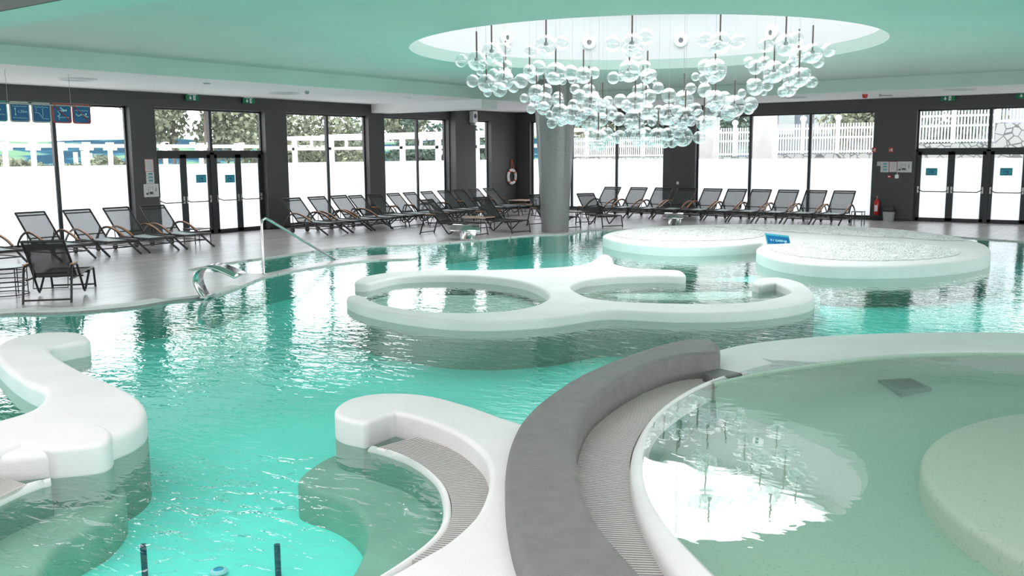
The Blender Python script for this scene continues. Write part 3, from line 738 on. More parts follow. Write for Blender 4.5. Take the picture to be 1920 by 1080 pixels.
# far kerb of the children's pool
g_out = [(1322, 650), (1352, 641), (1395, 632), (1442, 626), (1527, 619), (1655, 615.5), (1783, 615.5), (1920, 617)]
g_in = [(1340, 712), (1395, 700), (1435, 692), (1472, 686), (1527, 678), (1655, 663.5), (1783, 658), (1920, 658)]
GOo = smooth_line(gl(g_out, .16), 6); GIi = smooth_line(gl(g_in, .16), 6)
def extend(L, c, r, a_to, n=14):
    v = L[-1]-Vector(c); a0 = math.atan2(v.y, v.x); r0 = v.length
    return [Vector((c[0]+(r0+(r-r0)*i/n)*math.cos(a0+(a_to-a0)*i/n), c[1]+(r0+(r-r0)*i/n)*math.sin(a0+(a_to-a0)*i/n))) for i in range(1, n+1)]
GOx = GOo+extend(GOo, KC, 5.1, -PI*.55); GIx2 = GIi+extend(GIi, KC, 4.2, -PI*.55)
kr = MB(); A = resample(GOx, 90); B = resample(GIx2, 90)
prof = [(-.02, -.56), (-.02, .02), (.02, .09), (.10, .14), (.35, .165), (.7, .16), (.93, .15), (.99, .13), (1.0, .08), (1.0, -.3)]
vs = []
def kt(i): q = min(max((i-1)/14, 0), 1); return -.045*(1-q*q*(3-2*q))
for t, z in prof: vs += [((a+(b-a)*t).x, (a+(b-a)*t).y, z+(kt(i)*(1 if t > .08 else .25) if z > 0 else 0)) for i, (a, b) in enumerate(zip(A, B))]
kr.add(vs, [(i*90+j, i*90+j+1, (i+1)*90+j+1, (i+1)*90+j) for i in range(len(prof)-1) for j in range(89)], True)
tag(kr.build('pool_kerb', 'plaster'), 'broad pale stone kerb along the far side of the shallow pool', 'kerb')
# basin, water, raised platform, drain
KZ = .12
floorl = circle(KC[0], KC[1], KR+.1, 96)
struct(flat_poly('pool_floor', floorl, -.24, 'kidsfloor'))
mb = MB(); mb.lathe((KC[0], KC[1], 0), [(KR+.02, -.56), (KR+.02, .08)], 96); struct(mb.build('pool_lining', 'plaster_in'))
mb = MB(); mb.lathe((KC[0], KC[1], 0), [(KR-.52, .10), (KR-.50, -.10), (KR-.30, -.22), (KR-.2, -.24)], 96)
# inner sloping wall only under the far kerb
mw = MB(); n = 60; As = [math.radians(146)-i*math.radians(250)/(n-1) for i in range(n)]
BI = resample(GIx2, n)
prof = [(0, .14), (.03, -.06), (.10, -.09), (.9, -.15), (1.35, -.24)]
vs = []
for d, z in prof:
    for i, p in enumerate(BI):
        e = d if d <= .1 else .1+(d-.1)*min(1, (i/7)**.7)
        vs.append((p.x-(p.x-KC[0])/(p-Vector(KC)).length*e, p.y-(p.y-KC[1])/(p-Vector(KC)).length*e, z-(.13*(1-min(1, i/7)) if -.2 < z < 0 else 0)))
mw.add(vs, [(i*n+j, i*n+j+1, (i+1)*n+j+1, (i+1)*n+j) for i in range(len(prof)-1) for j in range(n-1)], True)
struct(mw.build('pool_lining', 'kidsfloor'))
gk = G(1349, 652, .12); aD = math.atan2(gk.y-KC[1], gk.x-KC[0])
wlp = []
for i in range(160):
    a = 2*PI*i/160; da = (aD-a) % (2*PI); wlp.append(Vector((KC[0]+(4.85 if da < 2.9 else KR+.02)*math.cos(a), KC[1]+(4.85 if da < 2.9 else KR+.02)*math.sin(a))))
kw = flat_poly('pool_water', wlp, KZ, 'w2')
tag(kw, 'calm clear water of the round shallow pool in the foreground', 'water', kind='stuff')
tag(slab('platform', circle(1.0, 7.54, 2.42, 96), -.24, -.05, .06, 'platform'), 'round speckled platform under the water of the shallow pool', 'platform')
dq = [G(1645, 712, -.085), G(1708, 709, -.085), G(1747, 727, -.085), G(1690, 734, -.085)]
dr = thing('drain_cover', 'square slatted drain cover on the floor of the shallow pool', 'drain', (0, 0, 0))
A = [Vector(dq[0].to_2d()), Vector(dq[1].to_2d())]; B = [Vector(dq[3].to_2d()), Vector(dq[2].to_2d())]
slab('frame', [Vector(p.to_2d()) for p in dq], -.24, -.085, 0, 'draincover', parent=dr)
mb = MB()
for k in range(9):
    t0 = .08+.84*k/9; t1 = t0+.055
    for s0, s1 in ((.06, .48), (.52, .94)):
        def bl(s, t): return A[0].lerp(A[1], s).lerp(B[0].lerp(B[1], s), t)
        q = [bl(s0, t0), bl(s1, t0), bl(s1, t1), bl(s0, t1)]; mb.add([(p.x, p.y, -.083) for p in q], [(0, 1, 2, 3)])
mb.build('slots', 'frame', dr)

# ---- near spa: grating, lip, benches
gi = [(735, 834), (800, 858), (860, 889), (897, 920), (910, 945), (900, 975), (850, 1015), (790, 1050)]
go = [(712, 838), (750, 850), (800, 878), (835, 912), (847, 947), (842, 985), (815, 1018), (770, 1052)]
A = smooth_line(gl(gi, .02), 6); B = smooth_line(gl(go, .02), 6)
A2 = [a+(a-Vector(SPC)).normalized()*.26 for a in A]
gt = thing('pool_grating', 'curved slatted overflow grating inside the wall of the near spa', 'grating')
mb = MB(); comb(mb, A2, B, 78, -.005, .02, .46); mb.build('slats', 'grate', gt)
slab('channel', A2+[b+(b-Vector(SPC)).normalized()*.03 for b in B[::-1]], -.5, -.1, 0, 'gratec', parent=gt)
wi = [(690, 840), (730, 851), (775, 870), (818, 905), (832, 945), (826, 985), (795, 1022), (745, 1060), (700, 1090)]
go_ = [(706, 837)] + go[1:] + [(720, 1082)]
A = resample(smooth_line(gl(go_, .02), 6), 50); B = resample(smooth_line(gl(wi, -.01), 6), 50)
mb = MB(); prof = [(0, -.5), (0, -.01), (.2, .02), (.6, .015), (1, -.02), (1.3, -.08), (1.5, -.35)]; vs = []
for t, z in prof: vs += [((a+(b-a)*t).x, (a+(b-a)*t).y, z) for a, b in zip(A, B)]
mb.add(vs, [(i*50+j, i*50+j+1, (i+1)*50+j+1, (i+1)*50+j) for i in range(len(prof)-1) for j in range(49)], True)
tag(mb.build('overflow_lip', 'plaster'), 'thin wet stone lip between the near spa water and its grating', 'kerb')
gi = [(47, 901), (0, 916), (-60, 940), (-140, 985)]; go = [(50, 908), (0, 932), (-60, 962), (-130, 1005)]
A = smooth_line(gl(gi, .02), 6); B = smooth_line(gl(go, .02), 6); A2 = [a+(a-Vector(SPC)).normalized()*.25 for a in A]
gt = thing('pool_grating', 'short slatted grating at the left edge below the notched spa wall', 'grating')
mb = MB(); comb(mb, A2, B, 60, -.005, .02, .6); mb.build('slats', 'grate', gt); slab('channel', A2+[b+(b-Vector(SPC)).normalized()*.03 for b in B[::-1]], -.5, -.1, 0, 'gratec', parent=gt)
wi = [(96, 899), (50, 915), (0, 938), (-60, 972), (-120, 1018)]; go = [(94, 896), (48, 907), (0, 930), (-62, 960), (-130, 1003)]
A = resample(smooth_line(gl(go, .02), 6), 30); B = resample(smooth_line(gl(wi, 0), 6), 30); mb = MB(); vs = []
for t, z in prof: vs += [((a+(b-a)*t).x, (a+(b-a)*t).y, z) for a, b in zip(A, B)]
mb.add(vs, [(i*30+j, i*30+j+1, (i+1)*30+j+1, (i+1)*30+j) for i in range(len(prof)-1) for j in range(29)], True)
tag(mb.build('overflow_lip', 'plaster'), 'thin stone lip at the left edge beside the short grating', 'kerb')
bz = -.26
br_px = [(630, 850), (700, 842), (775, 870), (825, 905), (840, 950), (830, 1000), (760, 1060), (700, 1110), (650, 1150), (600, 1140), (655, 1080), (682, 1030), (685, 985), (664, 952), (625, 928), (560, 905), (575, 880)]
struct(slab('pool_bench', smooth_loop(gl(br_px, bz), 5), -.56, bz, .05, 'bench'))
bl_px = [(215, 850), (120, 880), (20, 925), (-80, 975), (-180, 1060), (-60, 1200), (60, 1120), (84, 1060), (110, 1025), (150, 1000), (200, 972), (235, 930), (225, 885)]
struct(slab('pool_bench', smooth_loop(gl(bl_px, bz), 5), -.56, bz, .05, 'bench'))
for i, (px, py, lab) in enumerate(((740, 900, 'pale round jet fitting under water on the right spa bench'), (20, 975, 'pale round jet fitting under water on the left spa bench'), (410, 1072, 'round pale underwater lamp at the bottom edge of the spa floor'))):
    z = bz+.01 if i < 2 else -.53; g = G(px, py, z)
    j = thing('jet_fitting' if i < 2 else 'pool_light', lab, 'fitting' if i < 2 else 'light', (g.x, g.y, z))
    MB().lathe((0, 0, 0), [(.06, 0), (.055, .015), (.035, .02)], 20).build('rim', 'lines', j); MB().lathe((0, 0, 0), [(.001, .014), (.036, .014)], 20).build('lens', 'poollight' if i == 2 else 'white', j)
for px, lab in ((272, 'slim dark blue post under water, left of the two in the spa'), (522, 'slim dark blue post under water, right of the two in the spa')):
    g = G(px, 1080, -.55); MBp = MB().tube([(g.x, g.y, -.55), (g.x, g.y, -.33)], .02, 10).build('underwater_post', 'deepblue'); tag(MBp, lab, 'post')

# light given off by the lamp in the pool wall
l = bpy.data.lights.new('underwater_lamp', 'POINT'); l.energy = 7; l.color = (.72, 1, .96); l.shadow_soft_size = .07
o = bpy.data.objects.new('underwater_lamp', l); COL.objects.link(o); o.location = (fx.x+.12, fx.y-.30, -.33)

# ---- mosaic column
cc = G(1036, 438); CX, CY = -14.45, 22.45
mb = MB(); prof = []
for i in range(24):
    t = i/23; z = -.1+t*(ZM+.1); r = .39+.24*(t**1.3); prof.append((r, z))
prof = [(r, z) for r, z in prof]; n = 48
vs = [(CX+r*math.cos(2*PI*j/n), CY+r*math.sin(2*PI*j/n), z) for r, z in prof for j in range(n+1)]
mb.add(vs, [(i*(n+1)+j, i*(n+1)+j+1, (i+1)*(n+1)+j+1, (i+1)*(n+1)+j) for i in range(len(prof)-1) for j in range(n)], True)
me = bpy.data.meshes.new('column'); me.from_pydata(mb.v, [], mb.f); me.polygons.foreach_set('use_smooth', mb.sm); me.materials.append(M_['mosaic'])
uvl = me.uv_layers.new()
for p in me.polygons:
    for li, vi in zip(p.loop_indices, p.vertices):
        i, j = divmod(vi, n+1); uvl.data[li].uv = (j/n*2.9, prof[i][1])
me.update(); o = bpy.data.objects.new('column', me); COL.objects.link(o)
tag(o, 'grey mosaic column widening towards the ceiling beside the pool edge', 'column')

# ================================================================== LOUNGERS
def tubes(lines, r, n=6):
    mb = MB()
    for l in lines: mb.tube(l, r, n)
    return mb
def curved_lounger():
    """sling lounger with arched wooden-capped arms; foot at x=0, head towards -x, long axis x"""
    t = thing('sun_lounger', 'x', 'sun lounger'); w = .33
    hip = (-1.22, .33); top = (-1.86, .98)
    fr = MB()
    for s in (-1, 1):
        fr.tube([(0.02, s*w, .335), (hip[0], s*w, .33)], .02, 6)
        fr.tube([(-.25, s*(w+.02), .17), (-1.6, s*(w+.02), .15)], .012, 6)
    fr.tube([(0.02, -w, .335), (.02, w, .335)], .02, 6); fr.tube([(-.22, -w-.04, .17), (-.22, w+.04, .17)], .014, 6); fr.tube([(-1.5, -w-.04, .15), (-1.5, w+.04, .15)], .014, 6)
    fr.build('seat_frame', 'dark_alu', t)
    bf = MB()
    for s in (-1, 1): bf.tube([(hip[0], s*w, .33), (top[0], s*w, top[1])], .022, 6)
    bf.tube([(top[0], -w, top[1]), (top[0], w, top[1])], .02, 6)
    q = .16; bf.tube([(hip[0]+(top[0]-hip[0])*.9, -w, .33+.65*.9), (hip[0]+(top[0]-hip[0])*.9, w, .33+.65*.9)], .014, 6)
    bf.tube([(hip[0]+(top[0]-hip[0])*q, -w, .33+.65*q), (hip[0]+(top[0]-hip[0])*q, w, .33+.65*q)], .014, 6)
    for s in (-1, 1): bf.tube([(hip[0]+(top[0]-hip[0])*.38, s*w*.95, .33+.65*.38), (-1.5, s*w*.8, .16)], .012, 5)
    bf.build('backrest_frame', 'dark_alu', t)
    st = MB(); N = 8; vs = []
    for i in range(N+1):
        x = hip[0]+(0-hip[0])*i/N; z = .335-.02*math.sin(PI*i/N); vs += [(x, -w+.015, z), (x, 0, z-.012), (x, w-.015, z)]
    st.add(vs, [(i*3+j, i*3+j+1, i*3+4+j, i*3+3+j) for i in range(N) for j in range(2)], True); st.build('seat_sling', 'sling_seat', t)
    bk = MB(); vs = []
    for i in range(N+1):
        k = i/N; x = hip[0]+(top[0]-hip[0])*k; z = .33+.65*k; vs += [(x, -w+.015, z), (x-.012, 0, z-.014), (x, w-.015, z)]
    bk.add(vs, [(i*3+j, i*3+j+1, i*3+4+j, i*3+3+j) for i in range(N) for j in range(2)], True); bk.build('backrest_sling', 'sling', t)
    for s in (-1, 1):
        y = s*(w+.055)
        P = smooth_line([(-1.78, .10), (-1.72, .30), (-1.5, .50), (-1.22, .56), (-.9, .49), (-.6, .35), (-.3, .18), (0.05, .0)], 4)
        a = MB().tube([(p.x, y, p.y+.012) for p in P], .03, 4, flat=(1, .62)).build('armrest', 'dark_alu', t)
        P2 = [p for p in P if -1.5 < p.x < -.55]
        MB().tube([(p.x, y, p.y+.034) for p in P2], .032, 4, flat=(1, .3)).build('wood_cap', 'wood', a)
    for s in (-1, 1):
        MB().lathe((-1.52, s*.28, .075), [(.001, -.02), (.075, -.02), (.075, .02), (.001, .02)], 20, False, Matrix.Rotation(PI/2, 3, 'X')).build('wheel', 'black', t)
    return t
def flat_lounger(sl='sling', seat='sling_seat', armwood='wood', L=1.9, topz=.95, topx=-1.78, name='sun_lounger'):
    t = thing(name, 'x', 'sun lounger'); w = .31; hip = (-1.12, .33)
    for s in (-1, 1):
        y = s*(w+.03)
        MB().tube([(-1.78, y, 0), (-1.60, y, .52), (-1.55, y, .55), (-1.28, y, .55), (-1.22, y, .52), (-.86, y, .09), (-.80, y, .05), (-.74, y, .07), (-.36, y, .33)], .019, 6).build('side_frame', 'black', t)
        MB().tube([(-.40, y, .33), (-.05, y, .345), (-.02, y, .32), (.05, y, .0)], .019, 6).build('leg', 'black', t)
        MB().box((-1.42, y, .575), (.30, .05, .018)).build('arm_pad', armwood, t)
    fr = MB()
    for s in (-1, 1): fr.tube([(-.04, s*w, .34), (hip[0], s*w, .33), (-1.6, s*w, .34)], .016, 6)
    for x, z in ((.04, .045), (-1.76, .05), (-.82, .30), (-.04, .34), (-.3, .30)): fr.tube([(x, -w-.03, z), (x, w+.03, z)], .014, 6)
    fr.build('seat_frame', 'black', t)
    bf = MB()
    for s in (-1, 1): bf.tube([(hip[0], s*w*.95, .33), (topx, s*w*.95, topz)], .02, 6)
    bf.tube([(topx, -w*.95, topz), (topx, w*.95, topz)], .02, 6)
    def bp(q): return hip[0]+(topx-hip[0])*q, .33+(topz-.33)*q
    for q in (.1, .9): x, z = bp(q); bf.tube([(x, -w*.95, z), (x, w*.95, z)], .013, 6)
    x, z = bp(.4)
    bf.tube([(x, -w*.8, z), (x-.12, -w*.8, .2), (x-.12, w*.8, .2), (x, w*.8, z)], .01, 5)
    bf.build('backrest_frame', 'black', t)
    N = 8; vs = []; st = MB()
    for i in range(N+1):
        x = hip[0]+(-.05-hip[0])*i/N; zz = .345-.02*math.sin(PI*i/N); vs += [(x, -w, zz), (x, 0, zz-.01), (x, w, zz)]
    st.add(vs, [(i*3+j, i*3+j+1, i*3+4+j, i*3+3+j) for i in range(N) for j in range(2)], True); st.build('seat_sling', seat, t)
    vs = []; bk = MB()
    for i in range(N+1):
        x, z = bp(i/N); vs += [(x, -w*.92, z), (x-.01, 0, z-.012), (x, w*.92, z)]
    bk.add(vs, [(i*3+j, i*3+j+1, i*3+4+j, i*3+3+j) for i in range(N) for j in range(2)], True); bk.build('backrest_sling', sl, t)
    return t
proto1 = curved_lounger(); used = [False]
def put(proto, flag, x, y, rz, label, group):
    if not flag[0]:
        flag[0] = True; proto.location = (x, y, 0); proto.rotation_euler = (0, 0, rz); proto['label'] = label; proto['group'] = group; return proto
    return copy_tree(proto, (x, y, 0), rz, label, group)
gA = 'arched-arm loungers by the left windows'
for y, lab in ((8.2, 'arched-arm sling lounger cut off by the left edge of the photo'),
               (9.4, 'arched-arm sling lounger second from the left edge, behind the black lounger'),
               (10.85, 'arched-arm sling lounger by the left window, left of the dark mullion'),
               (11.95, 'arched-arm sling lounger whose backrest stands just right of the dark mullion'),
               (12.95, 'arched-arm sling lounger by the left window, second left of the doors'),
               (13.95, 'arched-arm sling lounger with its back before the dark pier left of the doors')):
    put(proto1, used, -19.25, y, 0, lab, gA)
gB = 'arched-arm loungers right of the left doors'
for y, lab in ((18.47, 'arched-arm lounger nearest the left glass doors, wheel showing'), (19.45, 'arched-arm lounger, middle of three just right of the left doors'), (20.36, 'arched-arm lounger, rightmost of three just right of the left doors')):
    put(proto1, used, -19.2, y, 0, lab, gB)
gC = 'arched-arm loungers along the right window wall'
fc = [(1107, 405.5), (1152, 408), (1198, 410), (1244, 411.5), (1290, 414), (1339, 415.5), (1388, 417), (1440, 419), (1494, 421), (1549, 423)]
nm = ['leftmost', 'second from the left', 'third from the left', 'fourth from the left, before the dark pier', 'fifth from the left', 'fifth from the right', 'fourth from the right', 'third from the right', 'second from the right', 'rightmost, beside a small table']
for (px, py), q in zip(fc, nm):
    g = G(px, py); put(proto1, used, g.x, 28.47, -PI/2, 'arched-arm lounger in the right wall row, '+q, gC)
proto2 = flat_lounger(); u2 = [False]
gD = 'straight-arm loungers in the row by the left windows'
nm = ['first after the arched-arm ones', 'second from its left end', 'third from its left end', 'fourth from its left end', 'fifth from its left end', 'fourth from its right end', 'third from its right end', 'second from its right end', 'last before the life ring']
ys = [21.15, 22.0, 22.9, 23.7, 24.6, 25.5, 26.35, 27.25, 28.15]
for y, q in zip(ys, nm): put(proto2, u2, -19.35, y, 0, 'straight-arm sling lounger in the left window row, '+q, gD)
proto3 = flat_lounger('sling_black', 'sling_black'); u3 = [False]
def two(pr, pf, label, group, L=1.83):
    r, f = G(*pr), G(*pf); d = (f-r); a = math.atan2(d.y, d.x); put(proto3, u3, f.x, f.y, a, label, group)
gE = 'dark loungers standing at the pool edge'
r = Vector((-13.87, 7.27)); a = math.atan2(.66, -.75)
put(proto3, u3, r.x+1.83*math.cos(a), r.y+1.83*math.sin(a), a, 'black sling lounger seen from behind at the near left pool edge', gE)
def heading(cx, cy_, a, label): put(proto3, u3, cx, cy_, a, label, gE)
m_ = (G(918, 441.5)+G(882, 443))/2; heading(m_.x, m_.y, math.radians(5), 'dark sling lounger behind the middle steel spout')
m_ = (G(957.7, 438)+G(993, 436))/2; heading(m_.x, m_.y, math.radians(-14), 'dark sling lounger between the middle spout and the mosaic column')
m_ = (G(1052, 430)+G(1088, 428))/2; heading(m_.x, m_.y, math.radians(-20), 'dark sling lounger mostly hidden behind the mosaic column')
m_ = (G(1128, 427)+G(1166.6, 425.5))/2; heading(m_.x, m_.y, math.radians(-32), 'dark sling lounger just right of the mosaic column')

# ---- tables
def square_table(label, x, y, h=.42, s=.42, top='black', rz=0, shelf=False):
    t = thing('side_table', label, 'table', (x, y, 0), rz)
    MB().box((0, 0, h-.012), (s, s, .024)).build('tabletop', top, t)
    for a in (-1, 1):
        for b in (-1, 1): MB().tube([(a*(s/2-.02), b*(s/2-.02), 0), (a*(s/2-.02), b*(s/2-.02), h-.02)], .013, 6).build('leg', 'black', t)
    if shelf: MB().box((0, 0, h*.62), (s-.06, s-.06, .018)).build('shelf', top, t)
    return t
square_table('small square dark table between a lounger and the left doors', -20.25, 14.62, .40, .5)
g = G(1608, 422); square_table('small square table at the right end of the right lounger row', g.x, 29.2, .42, .34)
square_table('pale wooden two-tier table in the corner below the life ring', -20.75, 29.9, .45, .8, 'woodlight', shelf=True)
square_table('low pale wooden table between the two dark loungers by the middle spout', -16.45, 21.45, .42, .7, 'woodlight', shelf=True)
square_table('small dark table just right of the mosaic column', -14.95, 24.55, .45, .5)
g = G(12, 553); rt_ = thing('round_table', 'round glass-topped wire table at the left edge beside the black lounger', 'table', (g.x, g.y, 0))
for z, r_ in ((.46, .33), (.38, .32), (.24, .32), (.16, .33), (.02, .34)):
    MB().tube([(r_*math.cos(a), r_*math.sin(a), z) for a in [2*PI*i/28 for i in range(29)]], .009, 5, cap=False).build('ring', 'black', rt_)
for i in range(6): MB().tube([(.32*math.cos(i*PI/3), .32*math.sin(i*PI/3), 0), (.32*math.cos(i*PI/3), .32*math.sin(i*PI/3), .46)], .009, 5).build('leg', 'dark_alu', rt_)
MB().lathe((0, 0, .46), [(.001, 0), (.325, 0), (.325, .01), (.001, .01)], 32, False).build('tabletop', 'white', rt_)

# ================================================================== POOL FITTINGS
def spout(label, base, head, wb, wt, hgt, reach):
    t = thing('water_spout', label, 'spout', (base[0], base[1], 0), head)
    P = smooth_line([(0.0, -.05), (-.10, .10), (-.15, .28), (-.09, hgt-.08), (.06, hgt), (.25, hgt-.03), (reach, hgt-.16)], 4)
    mb = MB(); n = len(P); vs = []
    for i, p in enumerate(P):
        k = i/(n-1); w = wb+(wt-wb)*k**.8
        for s in (-1, 1): vs.append((p.x, s*w/2, p.y))
    mb.add(vs, [(2*i, 2*i+1, 2*i+3, 2*i+2) for i in range(n-1)], True)
    o = mb.build('blade', 'steel', t); so = o.modifiers.new('thickness', 'SOLIDIFY'); so.thickness = .025
    MB().box((0, 0, .005), (.12, wb+.06, .03)).build('base_plate', 'brushed', t)
g = (G(378, 556)+G(400, 554))/2; spout('curved steel waterfall spout at the near left pool edge', (g.x, g.y), math.radians(35), .3, .62, .50, .55)
g = (G(868, 450)+G(885, 449))/2; spout('flared steel waterfall spout in front of the dark loungers', (g.x, g.y), math.radians(-62), .30, .80, .42, .4)
g = G(1264, 424); spout('flared steel waterfall spout behind the gravel bed', (g.x, g.y), math.radians(-68), .30, .62, .42, .4)
p0, p1 = G(495, 514), G(628, 487)
p0 = Vector((p0.x, p0.y, 0)); tl = 1.38
hr = thing('handrail', 'polished steel handrail sloping down into the pool entry', 'handrail', p0)
d = Vector((p1.x-p0.x, p1.y-p0.y, 0)); zt = (HX(491, 410, p0.x).z)
MB().tube([(0, 0, -.2), (0, 0, zt-.1), (d.x*.01, d.y*.01, zt-.03), (d.x*.05, d.y*.05, zt), (d.x*.1, d.y*.1, zt-.05), (d.x, d.y, .0)], .024, 10).build('rail', 'steel', hr)
MB().lathe((0, 0, .002), [(.05, 0), (.05, .01), (.025, .012)], 16).build('floor_collar', 'steel', hr)

# ================================================================== WALL ITEMS
def on_wall(axis, a, z, out=.01):
    """local frame: x to the viewer's right, y up, z out of the wall"""
    if axis == 'L':
        m = Matrix(((0, 0, 1), (1, 0, 0), (0, 1, 0))).to_4x4(); m.translation = (XL+out, a, z)
    else:
        m = Matrix(((1, 0, 0), (0, 0, -1), (0, 1, 0))).to_4x4(); m.translation = (a, YR-out, z)
    return m
def wall_thing(name, label, cat, m, group=None):
    t = thing(name, label, cat, group=group); t.matrix_world = m; return t
def B3(t, name, c, d, m, parent=None): return MB().box(c, d).build(name, m, parent or t)
def notice(label, axis, a, z, w, h, kind, out=.012, name='notice'):
    t = wall_thing(name, label, 'notice', on_wall(axis, a, z, out))
    B3(t, 'board', (0, 0, 0), (w, h, .012), {'teal': 'cyan'}.get(kind, 'paper'))
    ln_ = MB()
    if kind == 'red':
        fr = MB(); th = .012
        for s in (-1, 1): fr.box((s*(w/2-th/2), 0, .008), (th, h, .004)); fr.box((0, s*(h/2-th/2), .008), (w, th, .004))
        fr.build('rim', 'orange', t)
    if kind in ('red', 'text'):
        for i in range(9): ln_.box((0, h*.38-i*h*.085, .0075), (w*(.7 if i % 3 else .5), h*.018, .002))
        ln_.build('print', 'grey', t)
    elif kind == 'fig':
        for i in range(3):
            y = h*(.3-.28*i); ln_.tube([(-w*.22, y, .008), (w*.05, y+.01, .008), (w*.25, y-.012, .008)], [.014, .02, .01], 6); ln_.sphere((w*.27, y+.012, .008), .014, 8); ln_.box((0, y-.04, .008), (w*.6, .008, .002))
        ln_.build('print', 'cyan', t)
    elif kind == 'plan':
        for (x, y, a1, b1) in ((-.2, .1, .3, .02), (-.2, -.15, .02, .4), (0, -.2, .25, .2), (.1, .15, .02, .3), (-.05, .25, .3, .02), (.32, .05, .05, .3), (-.28, -.25, .15, .15), (.15, -.3, .2, .02)):
            ln_.box((x*w, y*h, .0075), (a1*w, b1*h, .002))
        ln_.build('print', 'ink', t)
        fr = MB()
        for s in (-1, 1): fr.box((s*(w/2-.006), 0, .008), (.012, h, .004)); fr.box((0, s*(h/2-.006), .008), (w, .012, .004))
        fr.build('rim', 'white', t)
    elif kind == 'teal':
        for y, a1 in ((.38, .8), (.28, .6), (-.38, .55), (-.3, .4)): ln_.box((0, y*h, .0075), (w*a1, h*.04, .002))
        ln_.box((.1*w, -.02*h, .0075), (.12*w, .3*h, .003)); ln_.box((-.08*w, .06*h, .0075), (.2*w, .02, .002)); ln_.box((-.18*w, -.05*h, .0075), (.012, .25*h, .002))
        ln_.build('print', 'blue', t)
    return t
def LW(px, py): return HX(px, py, XL)
def RW(px, py): return HY(px, py, YR)
g = LW(279, 310); notice('orange-rimmed text notice, top of three beside the left doors', 'L', g.y, g.z, .26, .33, 'red')
g = LW(281, 333); notice('swimmer pictogram notice, middle of three beside the left doors', 'L', g.y, g.z, .24, .32, 'fig')
g = LW(283, 357); notice('evacuation plan, lowest of three notices beside the left doors', 'L', g.y, g.z, .44, .34, 'plan')
g = RW(1659, 313); notice('swimmer pictogram notice on the right pier, left of a row of three', 'R', g.x, g.z, .25, .34, 'fig')
g = RW(1675, 313); notice('orange-rimmed text notice, middle of three on the right pier', 'R', g.x, g.z, .25, .34, 'red')
g = RW(1695, 313); notice('evacuation plan, right of three notices on the right pier', 'R', g.x, g.z, .47, .34, 'plan')
g = RW(1648, 307); notice('tiny white notice left of the three boards on the right pier', 'R', g.x, g.z, .11, .14, 'text')
def door_notice(label, axis, a, z):
    m = on_wall(axis, a, z)
    if axis == 'L': m.translation.x = GX+.03
    else: m.translation.y = GY-.03
    t = notice(label, axis, a, z, .34, .23, 'teal'); t.matrix_world = m
for px, lab in ((376, 'teal notice on the left pair of the left glass doors'), (430, 'teal notice on the right pair of the left glass doors')):
    g = HX(px, 335, GX); door_notice(lab, 'L', g.y, g.z)
for px, lab in ((1747, 'teal notice on the leftmost glass door at the right'), (1887, 'teal notice on the third glass door at the far right')):
    g = HY(px, 322, GY); door_notice(lab, 'R', g.x, g.z)
# fire signs, alarm, extinguisher, bin
for px, lab, gl_ in ((1638, 'red extinguisher pictogram sign at the left edge of the right pier', 'a'), (1671, 'red fire pictogram sign high on the right pier', 'b')):
    g = RW(px, 281); t = wall_thing('fire_sign', lab, 'sign', on_wall('R', g.x+(.02 if gl_ == 'a' else 0), g.z))
    B3(t, 'panel', (0, 0, 0), (.15, .15, .01), 'redm'); B3(t, 'pictogram', (.02, 0, .007), (.035, .09, .004), 'white'); B3(t, 'flame', (-.035, -.01, .007), (.02, .05, .004), 'white')
g = RW(1668, 331); t = wall_thing('alarm_button', 'small red fire alarm call point below the notices', 'alarm', on_wall('R', g.x, g.z)); B3(t, 'housing', (0, 0, .02), (.11, .09, .05), 'red'); B3(t, 'button', (0, 0, .047), (.06, .03, .006), 'white')
g = RW(1682, 331); t = wall_thing('socket_box', 'small white electrical box right of the red call point', 'box', on_wall('R', g.x, g.z)); B3(t, 'housing', (0, 0, .02), (.11, .12, .05), 'white'); B3(t, 'conduit', (0, .09, .01), (.02, .07, .02), 'white')
g = RW(1271, 343); t = wall_thing('wall_switch', 'tiny white switch on the dark pier behind the right loungers', 'switch', on_wall('R', g.x, g.z)); B3(t, 'plate', (0, 0, .005), (.08, .1, .02), 'white'); B3(t, 'rocker', (0, 0, .018), (.035, .05, .006), 'paper')
g = RW(1646, 386); ex_ = thing('fire_extinguisher', 'red fire extinguisher on a black stand against the right pier', 'fire extinguisher', (g.x, YR-.14, 0))
MB().lathe((0, 0, 0), [(.001, .17), (.07, .18), (.085, .21), (.085, .58), (.07, .64), (.03, .67), (.03, .70), (.001, .71)], 20).build('cylinder', 'red', ex_)
MB().tube([(0, 0, .70), (0, -.01, .75), (.02, -.05, .80)], .014, 6).build('valve', 'woodlight', ex_)
MB().tube([(0, 0, .72), (-.09, -.02, .70), (-.10, -.02, .5), (-.08, -.03, .3)], .011, 6).build('hose', 'black', ex_)
MB().bb((.09, .02, 0), (.11, .05, .62)).bb((-.12, -.04, 0), (.12, .08, .02)).build('stand', 'black', ex_)
MB().bb((-.05, -.09, .3), (.05, -.084, .5)).build('label_patch', 'white', ex_)
g = RW(1670, 400); bn = thing('waste_bin', 'grey waste bin with a black swing collar beside the extinguisher', 'bin', (g.x, YR-.24, 0))
def frus(s0, s1, z0, z1):
    mb = MB(); mb.add([(a*s0[0]/2, b*s0[1]/2, z0) for a, b in ((-1, -1), (1, -1), (1, 1), (-1, 1))]+[(a*s1[0]/2, b*s1[1]/2, z1) for a, b in ((-1, -1), (1, -1), (1, 1), (-1, 1))],
                      [(0, 1, 2, 3), (4, 5, 6, 7), (0, 1, 5, 4), (1, 2, 6, 5), (2, 3, 7, 6), (3, 0, 4, 7)]); return mb
